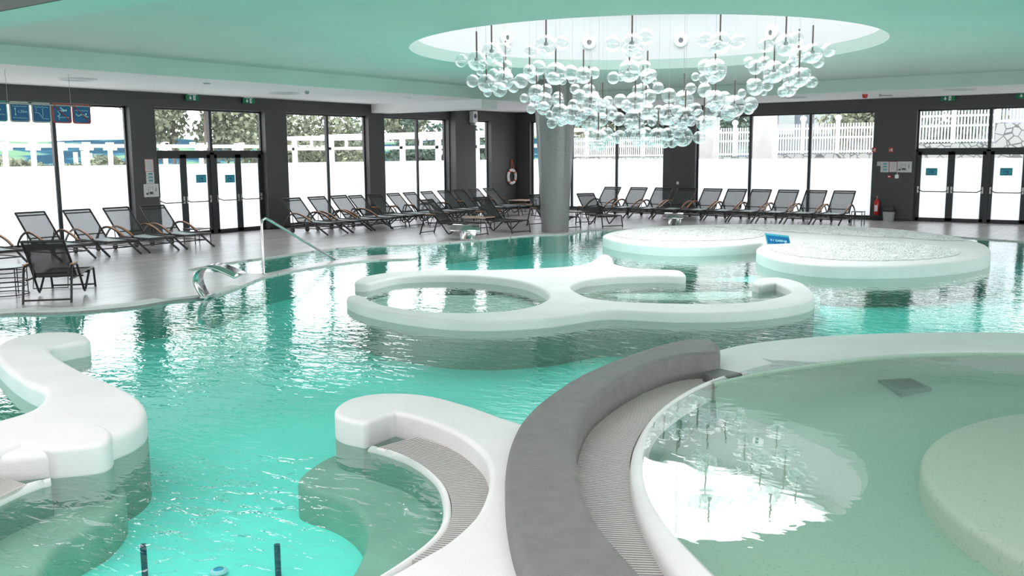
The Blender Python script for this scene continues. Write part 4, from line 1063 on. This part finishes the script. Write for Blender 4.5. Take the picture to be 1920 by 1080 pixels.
frus((.26, .24), (.31, .28), 0, .30).build('body', 'grey', bn); frus((.34, .3), (.34, .3), .30, .37).build('collar', 'black', bn); frus((.33, .29), (.27, .2), .37, .47).build('lid', 'lid', bn)
# exit signs
def exit_sign(label, axis, a, z):
    t = wall_thing('exit_sign', label, 'exit sign', on_wall(axis, a, z, .12))
    B3(t, 'panel', (0, 0, 0), (.42, .15, .03), 'exit')
    ar = MB(); ar.box((-.07, .02, .018), (.03, .06, .004)); ar.add([(-.12, 0, .02), (-.02, 0, .02), (-.07, -.055, .02)], [(0, 1, 2)]); ar.build('arrow', 'white', t)
    B3(t, 'doorway', (.06, 0, .018), (.07, .12, .004), 'white'); B3(t, 'figure', (.065, 0, .021), (.02, .07, .003), 'exit')
    B3(t, 'bracket', (0, .09, 0), (.30, .03, .02), 'white'); return t
for px, lab in ((355, 'green exit sign above the left doors, left one'), (461, 'green exit sign above the left doors, right one')):
    g = LW(px, 180 if px < 400 else 185); exit_sign(lab, 'L', g.y, 3.80)
for px, lab in ((1779, 'green exit sign above the glass doors at the right'), (1921, 'green exit sign cut off by the right edge of the photo')):
    g = RW(px, 182); exit_sign(lab, 'R', g.x, 3.82)
# life ring on the left wall
g = LW(957, 331); lr = wall_thing('life_ring', 'white and orange life ring hanging on the dark wall in the corner', 'life ring', on_wall('L', g.y, g.z, .07))
def torus_seg(a0, a1, R, r, n=10, k=8): return MB().tube([(R*math.cos(a0+(a1-a0)*i/n), R*math.sin(a0+(a1-a0)*i/n), 0) for i in range(n+1)], r, 10, cap=True)
torus_seg(0, 2*PI, .27, .062, 36).build('ring', 'white', lr)
for i in range(4): a = PI/4+i*PI/2; torus_seg(a-.13, a+.13, .27, .066, 4).build('band', 'orange', lr)
MB().tube([(-.12, .30, .04), (-.03, .52, .02), (0, .58, .02), (.03, .52, .02), (.12, .30, .04)], .012, 6).build('rope', 'orange', lr)
MB().box((0, .60, 0), (.04, .14, .05)).build('hook', 'orange', lr)
# speaker on the pilaster
g = HX(880, 222, XL+.28); sp = wall_thing('wall_speaker', 'small white projector-like wall speaker high on the dark pilaster', 'speaker', on_wall('L', 28.3, 3.62, .40))
B3(sp, 'housing', (0, 0, 0), (.26, .42, .18), 'white'); MB().lathe((0, .03, .09), [(.001, .004), (.05, .012), (.09, 0)], 20).build('cone', 'ink', sp); B3(sp, 'bracket', (0, -.26, -.03), (.1, .1, .16), 'grey')
# recessed ceiling dishes, small ceiling devices
def dish(label, x, y, r=.42):
    t = thing('ceiling_light', label, 'ceiling light', (x, y, ZC), group='round recessed ceiling lights')
    MB().lathe((0, 0, 0), [(r, -.002), (r*.93, -.03), (r*.86, -.002)], 36).build('rim', 'white', t); MB().lathe((0, 0, 0), [(.001, -.012), (r*.87, -.004)], 36).build('diffuser', 'paper', t)
dish('round recessed ceiling light above the hanging pictogram signs', -19.73, 11.41); dish('round recessed ceiling light right of the left exit signs', -19.89, 17.37)
dish('round recessed ceiling light in the far corner near the column', -20.0, 29.9); dish('round recessed ceiling light above the middle of the right wall', -9.82, 28.92); dish('round recessed ceiling light above the right glass doors', -5.04, 28.42)
def small_device(label, x, y, m, nm='smoke_detector', cat='detector', r=.06, h=.05):
    t = thing(nm, label, cat, (x, y, ZC)); MB().lathe((0, 0, 0), [(r, 0), (r, -h*.6), (r*.7, -h), (.001, -h)], 16).build('housing', m, t); MB().lathe((0, 0, 0), [(r*1.25, 0), (r*1.25, -.01), (r, -.012)], 16).build('mount', 'white', t)
small_device('tiny ceiling detector left of the exit signs', -18.51, 13.85, 'grey', r=.09, h=.03); small_device('small grey ceiling sensor beside a round light', -18.81, 17.19, 'grey', h=.09)
small_device('tiny ceiling detector before the white beam', -18.83, 21.18, 'white', r=.09, h=.03); small_device('red alarm sounder on the right soffit', -7.68, 28.79, 'red', 'alarm_sounder', 'alarm', .08, .12)
t = thing('ceiling_hook', 'slim steel ceiling bracket right of the red sounder', 'bracket', (-7.3, 29.0, ZC)); MB().tube([(0, 0, 0), (0, 0, -.06), (.35, -.05, -.07)], .018, 6).build('arm', 'brushed', t); MB().sphere((0, 0, -.05), .04, 10).build('joint', 'grey', t)

# ---- hanging pictogram signs
SX = -18.6
a_, b_ = HX(-60, 191, SX), HX(172, 200, SX)
rl = thing('sign_rail', 'thin steel rail hanging from the ceiling above the pictogram signs', 'rail', (SX, (a_.y+b_.y)/2, 3.2))
zr = (a_.z+b_.z)/2
MB().tube([(SX, a_.y, zr), (SX, b_.y, zr)], .018, 6).build('bar', 'brushed', rl, world=True)
for px in (14, 132):
    g = HX(px, 190, SX); MB().tube([(SX, g.y, zr), (SX, g.y, ZC)], .004, 4).build('wire', 'grey', rl, world=True)
def picto(label, px, py, rim, kind):
    g = HX(px, py, SX); S_ = .40
    m = on_wall('L', g.y, g.z); m.translation.x = SX; t = wall_thing('pictogram_sign', label, 'sign', m, 'pictogram signs hanging under the rail')
    def rr_(s, r): 
        out = []
        for cx_, cy2, a0 in ((1, 1, 0), (-1, 1, PI/2), (-1, -1, PI), (1, -1, 1.5*PI)):
            for i in range(6): a = a0+PI/2*i/5; out.append(Vector((cx_*(s/2-r)+r*math.cos(a), cy2*(s/2-r)+r*math.sin(a))))
        return out
    slab('panel', rr_(S_, .05), -.01, .0, 0, rim, parent=t); slab('face', rr_(S_*.86, .035), 0, .004, 0, 'blue', parent=t)
    L = MB(); z = .008
    def wave(y, x0=-.14, x1=.14): L.tube([(x0+(x1-x0)*i/16, y+.008*math.sin(i*PI/2), z) for i in range(17)], .005, 5)
    if kind == 'depth':
        wave(.11); L.tube([(-.09, -.06, z), (-.09, .07, z)], .005, 5); L.add([(-.11, .05, z), (-.07, .05, z), (-.09, .085, z)], [(0, 1, 2)]); L.add([(-.11, -.04, z), (-.07, -.04, z), (-.09, -.075, z)], [(0, 1, 2)]); L.tube([(-.14, -.11, z), (.14, -.12, z)], .005, 5)
        text('1,35m', .075, 'lines', t, Matrix.Translation((.05, .01, .007)))
    elif kind == 'slope':
        wave(.11); L.tube([(-.14, .0, z), (-.05, -.01, z), (.02, -.115, z), (.14, -.12, z)], .006, 5); L.tube([(-.11, .02, z), (-.11, .09, z)], .004, 5); L.tube([(.02, -.08, z), (.02, .09, z)], .005, 5)
    elif kind == 'dive':
        L.sphere((.08, .06, z), .022, 10, (1, 1, .3)); L.tube([(-.04, .12, z), (.0, .08, z), (.06, .055, z)], .013, 6); L.tube([(.04, .04, z), (-.05, .06, z), (-.10, .045, z), (-.05, -.02, z), (-.10, -.07, z)], .013, 6); wave(-.08, -.06, .14); L.tube([(-.07, -.13, z), (-.07, -.07, z)], .006, 5)
    elif kind == 'under':
        wave(.07); L.sphere((.09, .0, z), .022, 10, (1, 1, .3)); L.tube([(-.13, .0, z), (-.08, -.045, z), (-.02, -.01, z), (.05, -.02, z)], .013, 6); L.tube([(.06, -.03, z), (.11, -.055, z), (.14, -.05, z)], .010, 6)
    elif kind == 'swim':
        wave(-.06); L.sphere((.05, .03, z), .024, 10, (1, 1, .3)); L.tube([(-.12, -.03, z), (-.02, .02, z), (.03, -.01, z)], .013, 6)
    L.build('pictogram', 'lines', t)
    if kind in ('dive', 'under'): MB().tube([(-.165, .165, .016), (.165, -.165, .016)], .009, 5).build('slash', rim, t)
picto('green-rimmed blue swimming sign cut off by the left edge', -6, 208, 'greenrim', 'swim')
picto('blue depth sign reading 1,35m with a beige rim', 37, 210, 'beige', 'depth')
picto('blue sign with a sloping pool floor, between the depth and diving signs', 78, 211.5, 'beige', 'slope')
picto('red-rimmed no diving sign above the dark window mullion', 116.5, 212.5, 'redm', 'dive')
picto('rightmost red-rimmed sign forbidding underwater swimming', 153, 214, 'redm', 'under')

# ================================================================== CHANDELIER
ball = MB().sphere((0, 0, 0), 1, 28).mesh('glass_bubble', 'bubble')
# pendants: depth, main bubble (px, py, r), satellites
PEND = [
 (15.0, (894, 114, 18), [(865, 114, 12), (905, 122, 10)]), (15.6, (922, 98, 19), [(945, 93, 13), (936, 108, 12), (928, 84, 10)]), (16.3, (945, 150, 19), [(977, 152, 13.5), (963, 163, 11), (937, 168, 14), (950, 137, 9)]),
 (15.8, (912, 156, 17), [(886, 152, 12), (925, 140, 11), (914, 174, 8)]), (17.0, (948, 125, 13), [(934, 128, 11), (900, 135, 7)]),
 (15.2, (1024, 85, 20), [(1053, 80, 13), (994, 96, 10.5)]), (15.8, (1042, 138, 21), [(1010, 127, 14), (1070, 136, 14), (1036, 147, 12)]), (17.2, (993, 134, 13), [(1000, 146, 11)]),
 (17.0, (1094, 141, 16), [(1114, 137, 11), (1072, 150, 7)]), (17.0, (1006, 174, 16), [(983, 184, 8.5), (1024, 169, 12), (1002, 188, 10)]), (16.6, (1020, 190, 17), [(1019, 203, 13), (996, 204, 9.5), (1046, 183, 11)]),
 (16.2, (1050, 211, 17), [(1047, 190, 11), (1035, 231, 10), (1052, 228, 9), (1030, 215, 8)]), (16.6, (1073, 215, 19), [(1075, 196, 10), (1058, 222, 12), (1083, 228, 9)]),
 (16.4, (1109, 193, 20), [(1086, 181, 14), (1078, 167, 10), (1125, 205, 12)]), (17.6, (1104, 170, 13), [(1115, 180, 9)]), (16.9, (1130, 203, 19), [(1163, 189, 13), (1140, 190, 10), (1145, 212, 14)]),
 (16.0, (1122, 262, 20), [(1107, 251, 11), (1140, 266, 12), (1126, 276, 9)]), (16.8, (1137, 252, 14), [(1162, 257, 13), (1152, 260, 11)]), (16.5, (1106, 226, 20), [(1092, 215, 11), (1117, 238, 10), (1128, 224, 13)]),
 (15.0, (1185, 83, 21), [(1148, 82, 15), (1210, 69, 15), (1195, 99, 11)]), (15.6, (1180, 133, 21), [(1150, 146, 11.5), (1207, 128, 15), (1190, 126, 12)]), (17.2, (1214, 143, 14), [(1222, 140, 10)]),
 (16.3, (1191, 193, 20), [(1217, 181, 13.5), (1174, 198, 11)]), (17.4, (1205, 170, 14), [(1234, 165, 11), (1194, 168, 9)]), (16.7, (1190, 222, 19), [(1212, 209, 14), (1160, 223, 13), (1180, 232, 10)]),
 (16.6, (1199, 257, 17), [(1180, 254, 13), (1212, 268, 9)]), (16.1, (1234, 258, 19), [(1212, 250, 12), (1246, 268, 10), (1252, 252, 13)]), (17.3, (1211, 208, 17), [(1228, 216, 11), (1222, 228, 9), (1202, 200, 8)]),
 (15.1, (1350, 80, 21), [(1321, 74, 13.5), (1383, 78, 14.5), (1344, 87, 12)]), (15.7, (1341, 132, 22), [(1322, 125, 14), (1304, 144, 8), (1321, 147, 11), (1336, 128, 11)]), (16.4, (1282, 188, 19), [(1254, 179, 14), (1295, 166, 10.5), (1280, 185, 11)]),
 (16.7, (1341, 188, 19), [(1358, 185, 14), (1321, 169, 13.5), (1330, 178, 9)]), (16.9, (1377, 199, 21), [(1408, 195, 13.5), (1404, 204, 11), (1366, 212, 15), (1362, 190, 10)]),
 (16.8, (1416, 163, 16.5), [(1391, 175, 8.5), (1410, 158, 11)]), (15.8, (1451, 135, 21), [(1416, 126, 14), (1439, 160, 11), (1471, 132, 12), (1455, 142, 12)]), (17.2, (1433, 118, 13), [(1404, 117, 10.5), (1446, 122, 9)]),
 (15.2, (1473, 84, 21), [(1436, 84, 14), (1493, 72, 13.5)]), (16.6, (1497, 104, 14), [(1490, 112, 12), (1505, 96, 9), (1482, 122, 10)]), (15.7, (1523, 100, 19), [(1553, 94, 13), (1534, 116, 11.5), (1516, 108, 10)]),
 (16.1, (1498, 145, 19), [(1523, 154, 10.5), (1480, 150, 12), (1510, 138, 11)]), (17.1, (1479, 167, 15), [(1467, 172, 10), (1490, 160, 10)]),
 (16.0, (1285, 219, 19), [(1304, 205, 12), (1270, 208, 11), (1296, 228, 9)]), (16.5, (1254, 215, 20), [(1236, 208, 11), (1263, 230, 11), (1244, 226, 9)]), (16.9, (1320, 231, 15), [(1334, 207, 15), (1337, 230, 12), (1310, 215, 11), (1350, 215, 10)]),
 (16.2, (1280, 256, 19), [(1311, 258, 12), (1260, 268, 9.5), (1271, 247, 12)]),
]
rows = sorted(range(len(PEND)), key=lambda i: PEND[i][1][1])
def rowname(y): return 'uppermost' if y < 106 else 'upper middle' if y < 152 else 'lower middle' if y < 200 else 'lower' if y < 240 else 'lowest'
ordn = ['first', 'second', 'third', 'fourth', 'fifth', 'sixth', 'seventh', 'eighth', 'ninth', 'tenth', 'eleventh', 'twelfth', 'thirteenth', 'fourteenth', 'fifteenth']
bins = {}
for i, p in enumerate(PEND): bins.setdefault(rowname(p[1][1]), []).append(i)
labs = {}
for k, l in bins.items():
    for q, i in enumerate(sorted(l, key=lambda i: PEND[i][1][0])): labs[i] = 'glass bubble pendant, %s from the left in the %s tier of the chandelier' % (ordn[q], k)
for i, (dep, main, sats) in enumerate(PEND):
    c = HD(main[0], main[1], dep); t = thing('bubble_pendant', labs[i], 'pendant light', c, 0, 'glass bubble pendants of the chandelier')
    r = main[2]*dep/FPX
    o = bpy.data.objects.new('glass_bubble', ball); COL.objects.link(o); o.parent = t; o.scale = (r, r, r)
    for k, (px, py, rp) in enumerate(sats):
        rs = rp*dep/FPX; p = HD(px, py, dep)-c
        lat = p.length; want = (r+rs)*.93
        dz = math.sqrt(max(want*want-lat*lat, 0))*(1 if (k+i) % 2 else -1)
        p = p + cf*dz*.9
        p = HD(px, py, dep+dz*.9)-c
        rs = rp*(dep+dz*.9)/FPX
        o = bpy.data.objects.new('glass_bubble', ball); COL.objects.link(o); o.parent = t; o.location = p; o.scale = (rs, rs, rs)
    extra = [((.18, -.55, -.62), .38)] if i % 2 else [((-.15, -.45, -.50), .33)]
    extra += [((0, .1, -.35), .42)]                # a small bubble blown inside the large one
    for (ux, uy, uz), f in extra[::-1]:
        inside = uy > 0; d_ = Vector((ux, uy, uz)) if inside else Vector((ux+(.5 if i % 3 == 0 else -.4), uy, uz)).normalized()*(1+f)*.95
        o = bpy.data.objects.new('glass_bubble', ball); COL.objects.link(o); o.parent = t; o.location = (R2*d_.x+cf*d_.y+Vector((0, 0, 1))*d_.z)*r; o.scale = (r*f, r*f, r*f)
    MB().lathe((0, 0, 0), [(.001, .045), (.038, .045), (.038, .0), (.001, .0)], 16, False).build('lamp_clip', 'brushed', t)
    MB().tube([(0, 0, .04), (0, 0, .04+.42)], .014, 6).build('stem', 'stem', t)
    MB().tube([(0, 0, .46), (0, 0, 5.7-c.z)], .0022, 4).build('cable', 'grey', t)
# round nozzles on the drum wall
for px, py, lab in ((949, 71, 'first'), (1104, 80, 'second'), (1277, 76, 'third'), (1447, 62, 'fourth')):
    d = ray(px, py); ox, oy = -SKX, -SKY; a = d.x**2+d.y**2; b = 2*(ox*d.x+oy*d.y); c_ = ox*ox+oy*oy-(SKR-.12)**2
    s_ = (-b+math.sqrt(b*b-4*a*c_))/(2*a); p = EYE+d*s_; ang = math.atan2(SKY-p.y, SKX-p.x)
    t = thing('air_nozzle', 'round white air nozzle on the skylight wall, %s from the left' % lab, 'nozzle', p, ang)
    ax = Matrix.Rotation(PI/2, 3, 'Y')
    MB().lathe((0, 0, 0), [(.16, .0), (.15, .06), (.10, .05), (.07, .09), (.055, .02)], 24, axis=ax).build('ring', 'white', t); MB().lathe((.02, 0, 0), [(.001, .03), (.05, .03)], 16, axis=ax).build('opening', 'ink', t)

# ================================================================== OUTSIDE
struct(tag(MB().bb((-48, -14, -.3), (XL-.32, 60, -.05)).bb((XL-.32, YR+.32, -.3), (20, 60, -.05)).build('ground', 'paving'), None, None))
struct(tag(MB().bb((XE+.3, -30, -.3), (60, 60, -.05)).bb((-48, -40, -.3), (60, YB-.3, -.05)).build('ground', 'paving'), None, None))
# hills
def hills():
    mb = MB(); nx, ny = 90, 26; rnd = random.Random(3); ph = [rnd.uniform(0, 6) for _ in range(8)]
    vs = []
    for j in range(ny):
        d = 120+j*34
        for i in range(nx):
            a = math.radians(100+70*i/(nx-1)); k = j/(ny-1)
            rid = 3*math.sin(a*9+ph[0])+2.2*math.sin(a*17+ph[1])+1.3*math.sin(a*34+ph[2])+.6*math.sin(a*71+ph[3])
            z = -38+k**1.15*(38+20)+rid*(.35+.65*k) + 3*math.sin(j*.9+a*12)*(1-k)
            vs.append((d*math.cos(a), d*math.sin(a), z))
    mb.add(vs, [(j*nx+i, j*nx+i+1, (j+1)*nx+i+1, (j+1)*nx+i) for j in range(ny-1) for i in range(nx-1)], True)
    o = mb.build('hills', 'hill'); return struct(o)
hills()
# trees
def tree(label, x, y, base, h, r, seed, leafm='leaf', dens=1500, ls=.28, trunk=.11, pine=False, group=None):
    rnd = random.Random(seed); t = thing('tree', label, 'tree', (x, y, base), group=group)
    MB().tube([(0, 0, 0), (.1, .05, h*.5), (0, 0, h*.85)], [trunk, trunk*.8, trunk*.4], 8).build('trunk', 'bark', t)
    blobs = [(Vector((rnd.uniform(-.6, .6)*r, rnd.uniform(-.6, .6)*r, h*(rnd.uniform(.72, .98) if pine else rnd.uniform(.35, .92)))), r*rnd.uniform(.3, .55)) for _ in range(6 if pine else 12)]
    mb = MB()
    for _ in range(dens):
        c, br_ = rnd.choice(blobs); v = Vector((rnd.gauss(0, 1), rnd.gauss(0, 1), rnd.gauss(0, .7))); v = v.normalized()*br_*rnd.uniform(.55, 1.05); p = c+v
        u = Vector((rnd.gauss(0, 1), rnd.gauss(0, 1), rnd.gauss(0, 1))).normalized(); w = u.cross(Vector((rnd.gauss(0, 1), rnd.gauss(0, 1), rnd.gauss(0, 1)))).normalized(); q = ls*rnd.uniform(.5, 1)
        mb.add([p+u*q, p+w*q*.7, p-u*q, p-w*q*.7], [(0, 1, 2, 3)])
    mb.build('foliage', leafm, t); return t
def tree_at(label, px, dist, h, r, seed, **k):
    d = ray(px, 292); d = Vector((d.x, d.y)).normalized()*dist; tree(label, d.x, d.y, -.1 if dist < 60 else -3, h, r, seed, group='trees beyond the windows', **k)
tree_at('grey-green leafy tree outside, left half of the view above the left doors', 325, 56, 8.5, 3.2, 1, dens=4600, ls=.2)
tree_at('grey-green leafy tree outside, middle of the view above the left doors', 385, 54, 9.0, 3.0, 2, dens=4600, ls=.2)
tree_at('grey-green leafy tree outside, right part of the view above the left doors', 455, 57, 8.2, 3.0, 3, dens=4200, ls=.2)
tree_at('leafy tree seen through the left pane right of the left doors', 575, 60, 8.2, 3.6, 4, dens=5200, ls=.2)
tree_at('dark pine seen through the right pane right of the left doors', 680, 64, 8.5, 1.9, 5, leafm='leaf2', dens=900, ls=.2)
tree_at('tall thin pine seen through the window left of the pilaster', 745, 66, 9, 2.4, 6, leafm='leaf', dens=1100, trunk=.16, pine=True)
tree_at('second thin pine left of the mullion before the pilaster', 768, 68, 9, 1.8, 7, leafm='leaf', dens=700, trunk=.14, pine=True)
tree_at('dark pine right of the mullion before the pilaster', 800, 62, 8, 1.8, 8, leafm='leaf2', dens=1100, ls=.2)
tree_at('pale green tree seen through the narrow window beside the life ring wall', 905, 60, 8, 2.4, 9, leafm='leaf2', dens=1500)
def bush(label, px, dist, h, r, seed, leafm='leaf', base=-.1, dens=1100, ls=.16):
    d = ray(px, 292); d = Vector((d.x, d.y)).normalized()*dist; rnd = random.Random(seed)
    t = thing('bush', label, 'bush', (d.x, d.y, base), group='bushes beyond the terrace'); mb = MB()
    bl = [(Vector((rnd.uniform(-.6, .6)*r, rnd.uniform(-.6, .6)*r, h*rnd.uniform(.5, .8))), r*rnd.uniform(.3, .5)) for _ in range(8)]
    for _ in range(dens):
        c, br_ = rnd.choice(bl); v = Vector((rnd.gauss(0, 1), rnd.gauss(0, 1), rnd.gauss(0, 1))).normalized()*br_*rnd.uniform(.5, 1.05); v.z *= h/r*.4; p = c+v
        u = Vector((rnd.gauss(0, 1), rnd.gauss(0, 1), rnd.gauss(0, 1))).normalized(); w = u.cross(Vector((rnd.gauss(0, 1), rnd.gauss(0, 1), rnd.gauss(0, 1)))).normalized(); q = ls*rnd.uniform(.6, 1)
        mb.add([p+u*q, p+w*q*.7, p-u*q, p-w*q*.7], [(0, 1, 2, 3)])
    mb.build('foliage', leafm, t); MB().tube([(0, 0, 0), (0, 0, h*.6)], .08, 6).build('stem', 'bark', t)
bush('low bush seen under the pergola at the left edge', 2, 58, 1.9, 1.6, 20); bush('bush under the pergola between its first and second columns', 42, 55, 2.5, 1.8, 21)
bush('bush under the pergola left of the dark mullion', 92, 57, 2.1, 2.2, 22); bush('bush under the pergola just right of the dark mullion', 128, 57, 2.1, 1.2, 23)
bush('bush under the pergola behind its fourth bay', 190, 55, 2.6, 1.3, 24); bush('bush at the right end of the left window view', 228, 56, 2.3, 1.5, 25)
for k, (px, w_) in enumerate(((540, 3), (590, 3), (650, 3), (770, 3), (822, 3), (900, 2.5))):
    bush('clipped hedge bush below the pergola roof, number %s along it' % ['one', 'two', 'three', 'four', 'five', 'six'][k] if False else 'grey-green hedge bush under the roofed pergola, %s from the left' % ordn[k], px, 56+k, 3.5, w_*.9, 30+k, 'leaf' if k < 3 else 'leaf2', dens=1500)
# antenna mast
d = ray(156, 292); d = Vector((d.x, d.y)).normalized()*95
am = thing('antenna_mast', 'grey mobile antenna mast in the distance left of a pergola column', 'antenna', (d.x, d.y, -3))
MB().tube([(0, 0, 0), (0, 0, 5.6)], .18, 6).build('mast', 'antenna', am)
for i, (a, z) in enumerate(((-.55, 5.0), (0, 5.1), (.5, 4.9))): MB().box((a*.6, a, z), (.3, .28, 1.4)).build('antenna_panel', 'antenna', am)
# white pergola along the terrace
pg = thing('pergola', 'white pergola beam on bracketed columns along the terrace, left windows', 'pergola', (-40, 20, 0))
MB().box((0, -4, 2.72), (.25, 44, .16)).build('beam', 'fence', pg)
for px in (-40, 10, 63, 114, 163, 207, 258, 310, 377, 446):
    y = HX(px, 290, -40).y-20
    MB().tube([(0, y, -.1), (0, y, 2.64)], .11, 10).box((0, y, 2.58), (.30, .5, .12)).box((0, y, 2.82), (.2, .3, .12)).build('column', 'fence', pg)
gz = MB()
for y in (9, 9.9, 11.4, 12.4, 14.4, 16): gz.box((0, y-2.5, 2.86), (.2, .22, .12))
gz.build('rail_clamp', 'fence', pg)
# roofed pergola
rp = thing('pergola', 'white roofed pergola with louvres seen through the windows near the corner', 'pergola', (-31, 34, 0))
MB().box((0, 0, 3.15), (17.2, .3, .16)).box((0, 3.2, 3.3), (17.2, .3, .16)).build('roof_beam', 'fence', rp)
lv = MB()
for i in range(22): lv.box((0, .3+i*.135, 3.05), (16.8, .09, .02))
lv.build('louvre', 'fence', rp)
MB().box((0, 0, 2.57), (17.0, .2, .14)).build('beam', 'fence', rp)
for px in (553, 622, 695, 755, 822, 894):
    x = HY(px, 290, 34).x+31; MB().box((x, 0, 1.5), (.2, .2, 3.2)).build('column', 'fence', rp)
for px in (585, 650, 790): x = HY(px, 290, 34).x+31; MB().box((x, 0, 2.86), (.1, .12, .5)).build('strut', 'fence', rp)
lm = HY(824, 287, 33); t = thing('globe_lamp', 'white globe lamp outside by the roofed pergola', 'lamp', (lm.x, 33, -.1)); MB().tube([(0, 0, 0), (0, 0, lm.z)], .035, 6).build('pole', 'fence', t); MB().sphere((0, 0, lm.z+.12), .16, 14).build('globe', 'white', t)
# picket fences on stone walls beyond the right wall
def fence(label, x0, x1, y, z0, z1, posts, wall_label, name='picket_fence'):
    t = thing(name, label, 'fence', ((x0+x1)/2, y, z0)); cx_ = (x0+x1)/2
    pk = MB(); x = x0
    while x < x1:
        pk.box((x-cx_, 0, (z1-z0)/2+.02), (.05, .02, z1-z0)); x += .105
    pk.build('pickets', 'fence', t)
    for f in (.08, .55, .86): MB().box((0, .03, (z1-z0)*f), (x1-x0, .04, .07)).build('rail', 'fence', t)
    for p in posts:
        q = MB().box((p-cx_, 0, (z1-z0)/2+.06), (.13, .12, z1-z0+.1)).build('post', 'fence', t)
        MB().sphere((p-cx_, 0, z1-z0+.22), .13, 14).build('globe_lamp', 'white', q)
    tag(MB().bb((x0, y-.05, -.1), (x1, y+.5, z0-.01)).build('stone_wall', 'stone'), wall_label, 'wall')
def fx_(px, y): return HY(px, 290, y).x
fence('white picket fence seen through the windows right of the column', -24, fx_(1300, 38.5), 38.5, 2.05, 2.95, [fx_(1100, 38.5), fx_(1205, 38.5)], 'stone wall under the picket fence right of the column')
fence('white picket fence with globe lamps between the two concrete pillars', fx_(1300, 37.6), fx_(1410, 37.6), 37.6, 2.06, 3.22, [fx_(1377, 37.6)], 'stone wall under the fence between the concrete pillars')
fence('long white picket fence with globe lamps through the right window', fx_(1430, 37.2), fx_(1670, 37.2), 37.2, 2.15, 3.30, [fx_(1504, 37.2), fx_(1569, 37.2)], 'pale crazy-paved stone wall below the right window fence')
fence('white picket fence above the glass doors at the right', fx_(1700, 36.6), fx_(1862, 36.6), 36.6, 2.50, 3.62, [fx_(1785, 36.6)], 'crazy-paved stone wall behind the right glass doors')
fence('highest white picket fence at the right edge of the photo', fx_(1864, 36.0), fx_(2050, 36.0), 36.0, 3.15, 4.1, [fx_(1867, 36.0)], 'tall crazy-paved stone wall at the right edge')
for (a, b, c, e), lab in (((1303, 1332, 1313, 1340), 'white slanted concrete pillar outside, left one'), ((1404, 1447, 1415, 1446), 'wide white slanted concrete pillar outside, right one')):
    y = 35.2; v = [HY(a, 420, y).x, HY(b, 420, y).x, HY(c, 200, y).x, HY(e, 200, y).x]
    mb = MB(); vs = [(x, yy, z) for yy in (y, y+.6) for x, z in ((v[0], -.1), (v[1], -.1), (v[3], 5), (v[2], 5))]
    mb.add(vs, [(0, 1, 2, 3), (4, 5, 6, 7), (0, 1, 5, 4), (1, 2, 6, 5), (2, 3, 7, 6), (3, 0, 4, 7)]); tag(mb.build('concrete_pillar', 'concrete'), lab, 'pillar')
# planting and building beyond the fence
for k, (px, dist, r_, m) in enumerate(((1085, 52, 2.6, 'leaf'), (1130, 54, 2.6, 'leaf'), (1190, 53, 2.8, 'leaf2'), (1240, 52, 2.6, 'leaf2'), (1370, 50, 2.2, 'leaf2'), (1625, 48, 2.2, 'leaf'), (1780, 46, 2.2, 'leaf2'))):
    tree_at('shrubby tree beyond the picket fences, %s from the left' % ordn[k], px, dist, 6.2, r_, 50+k, leafm=m, dens=2600, ls=.17)
hb = thing('house', 'blue-grey house facade beyond the long picket fence', 'house', (-14, 52, 0))
MB().bb((-6, 0, 0), (7, 6, 7)).build('facade', 'facade', hb)
for x in (-4.5, -2.5, -.5, 1.5, 3.5): MB().bb((x, -.06, 3.2), (x+.9, 0, 4.6)).build('window', 'antenna', hb)
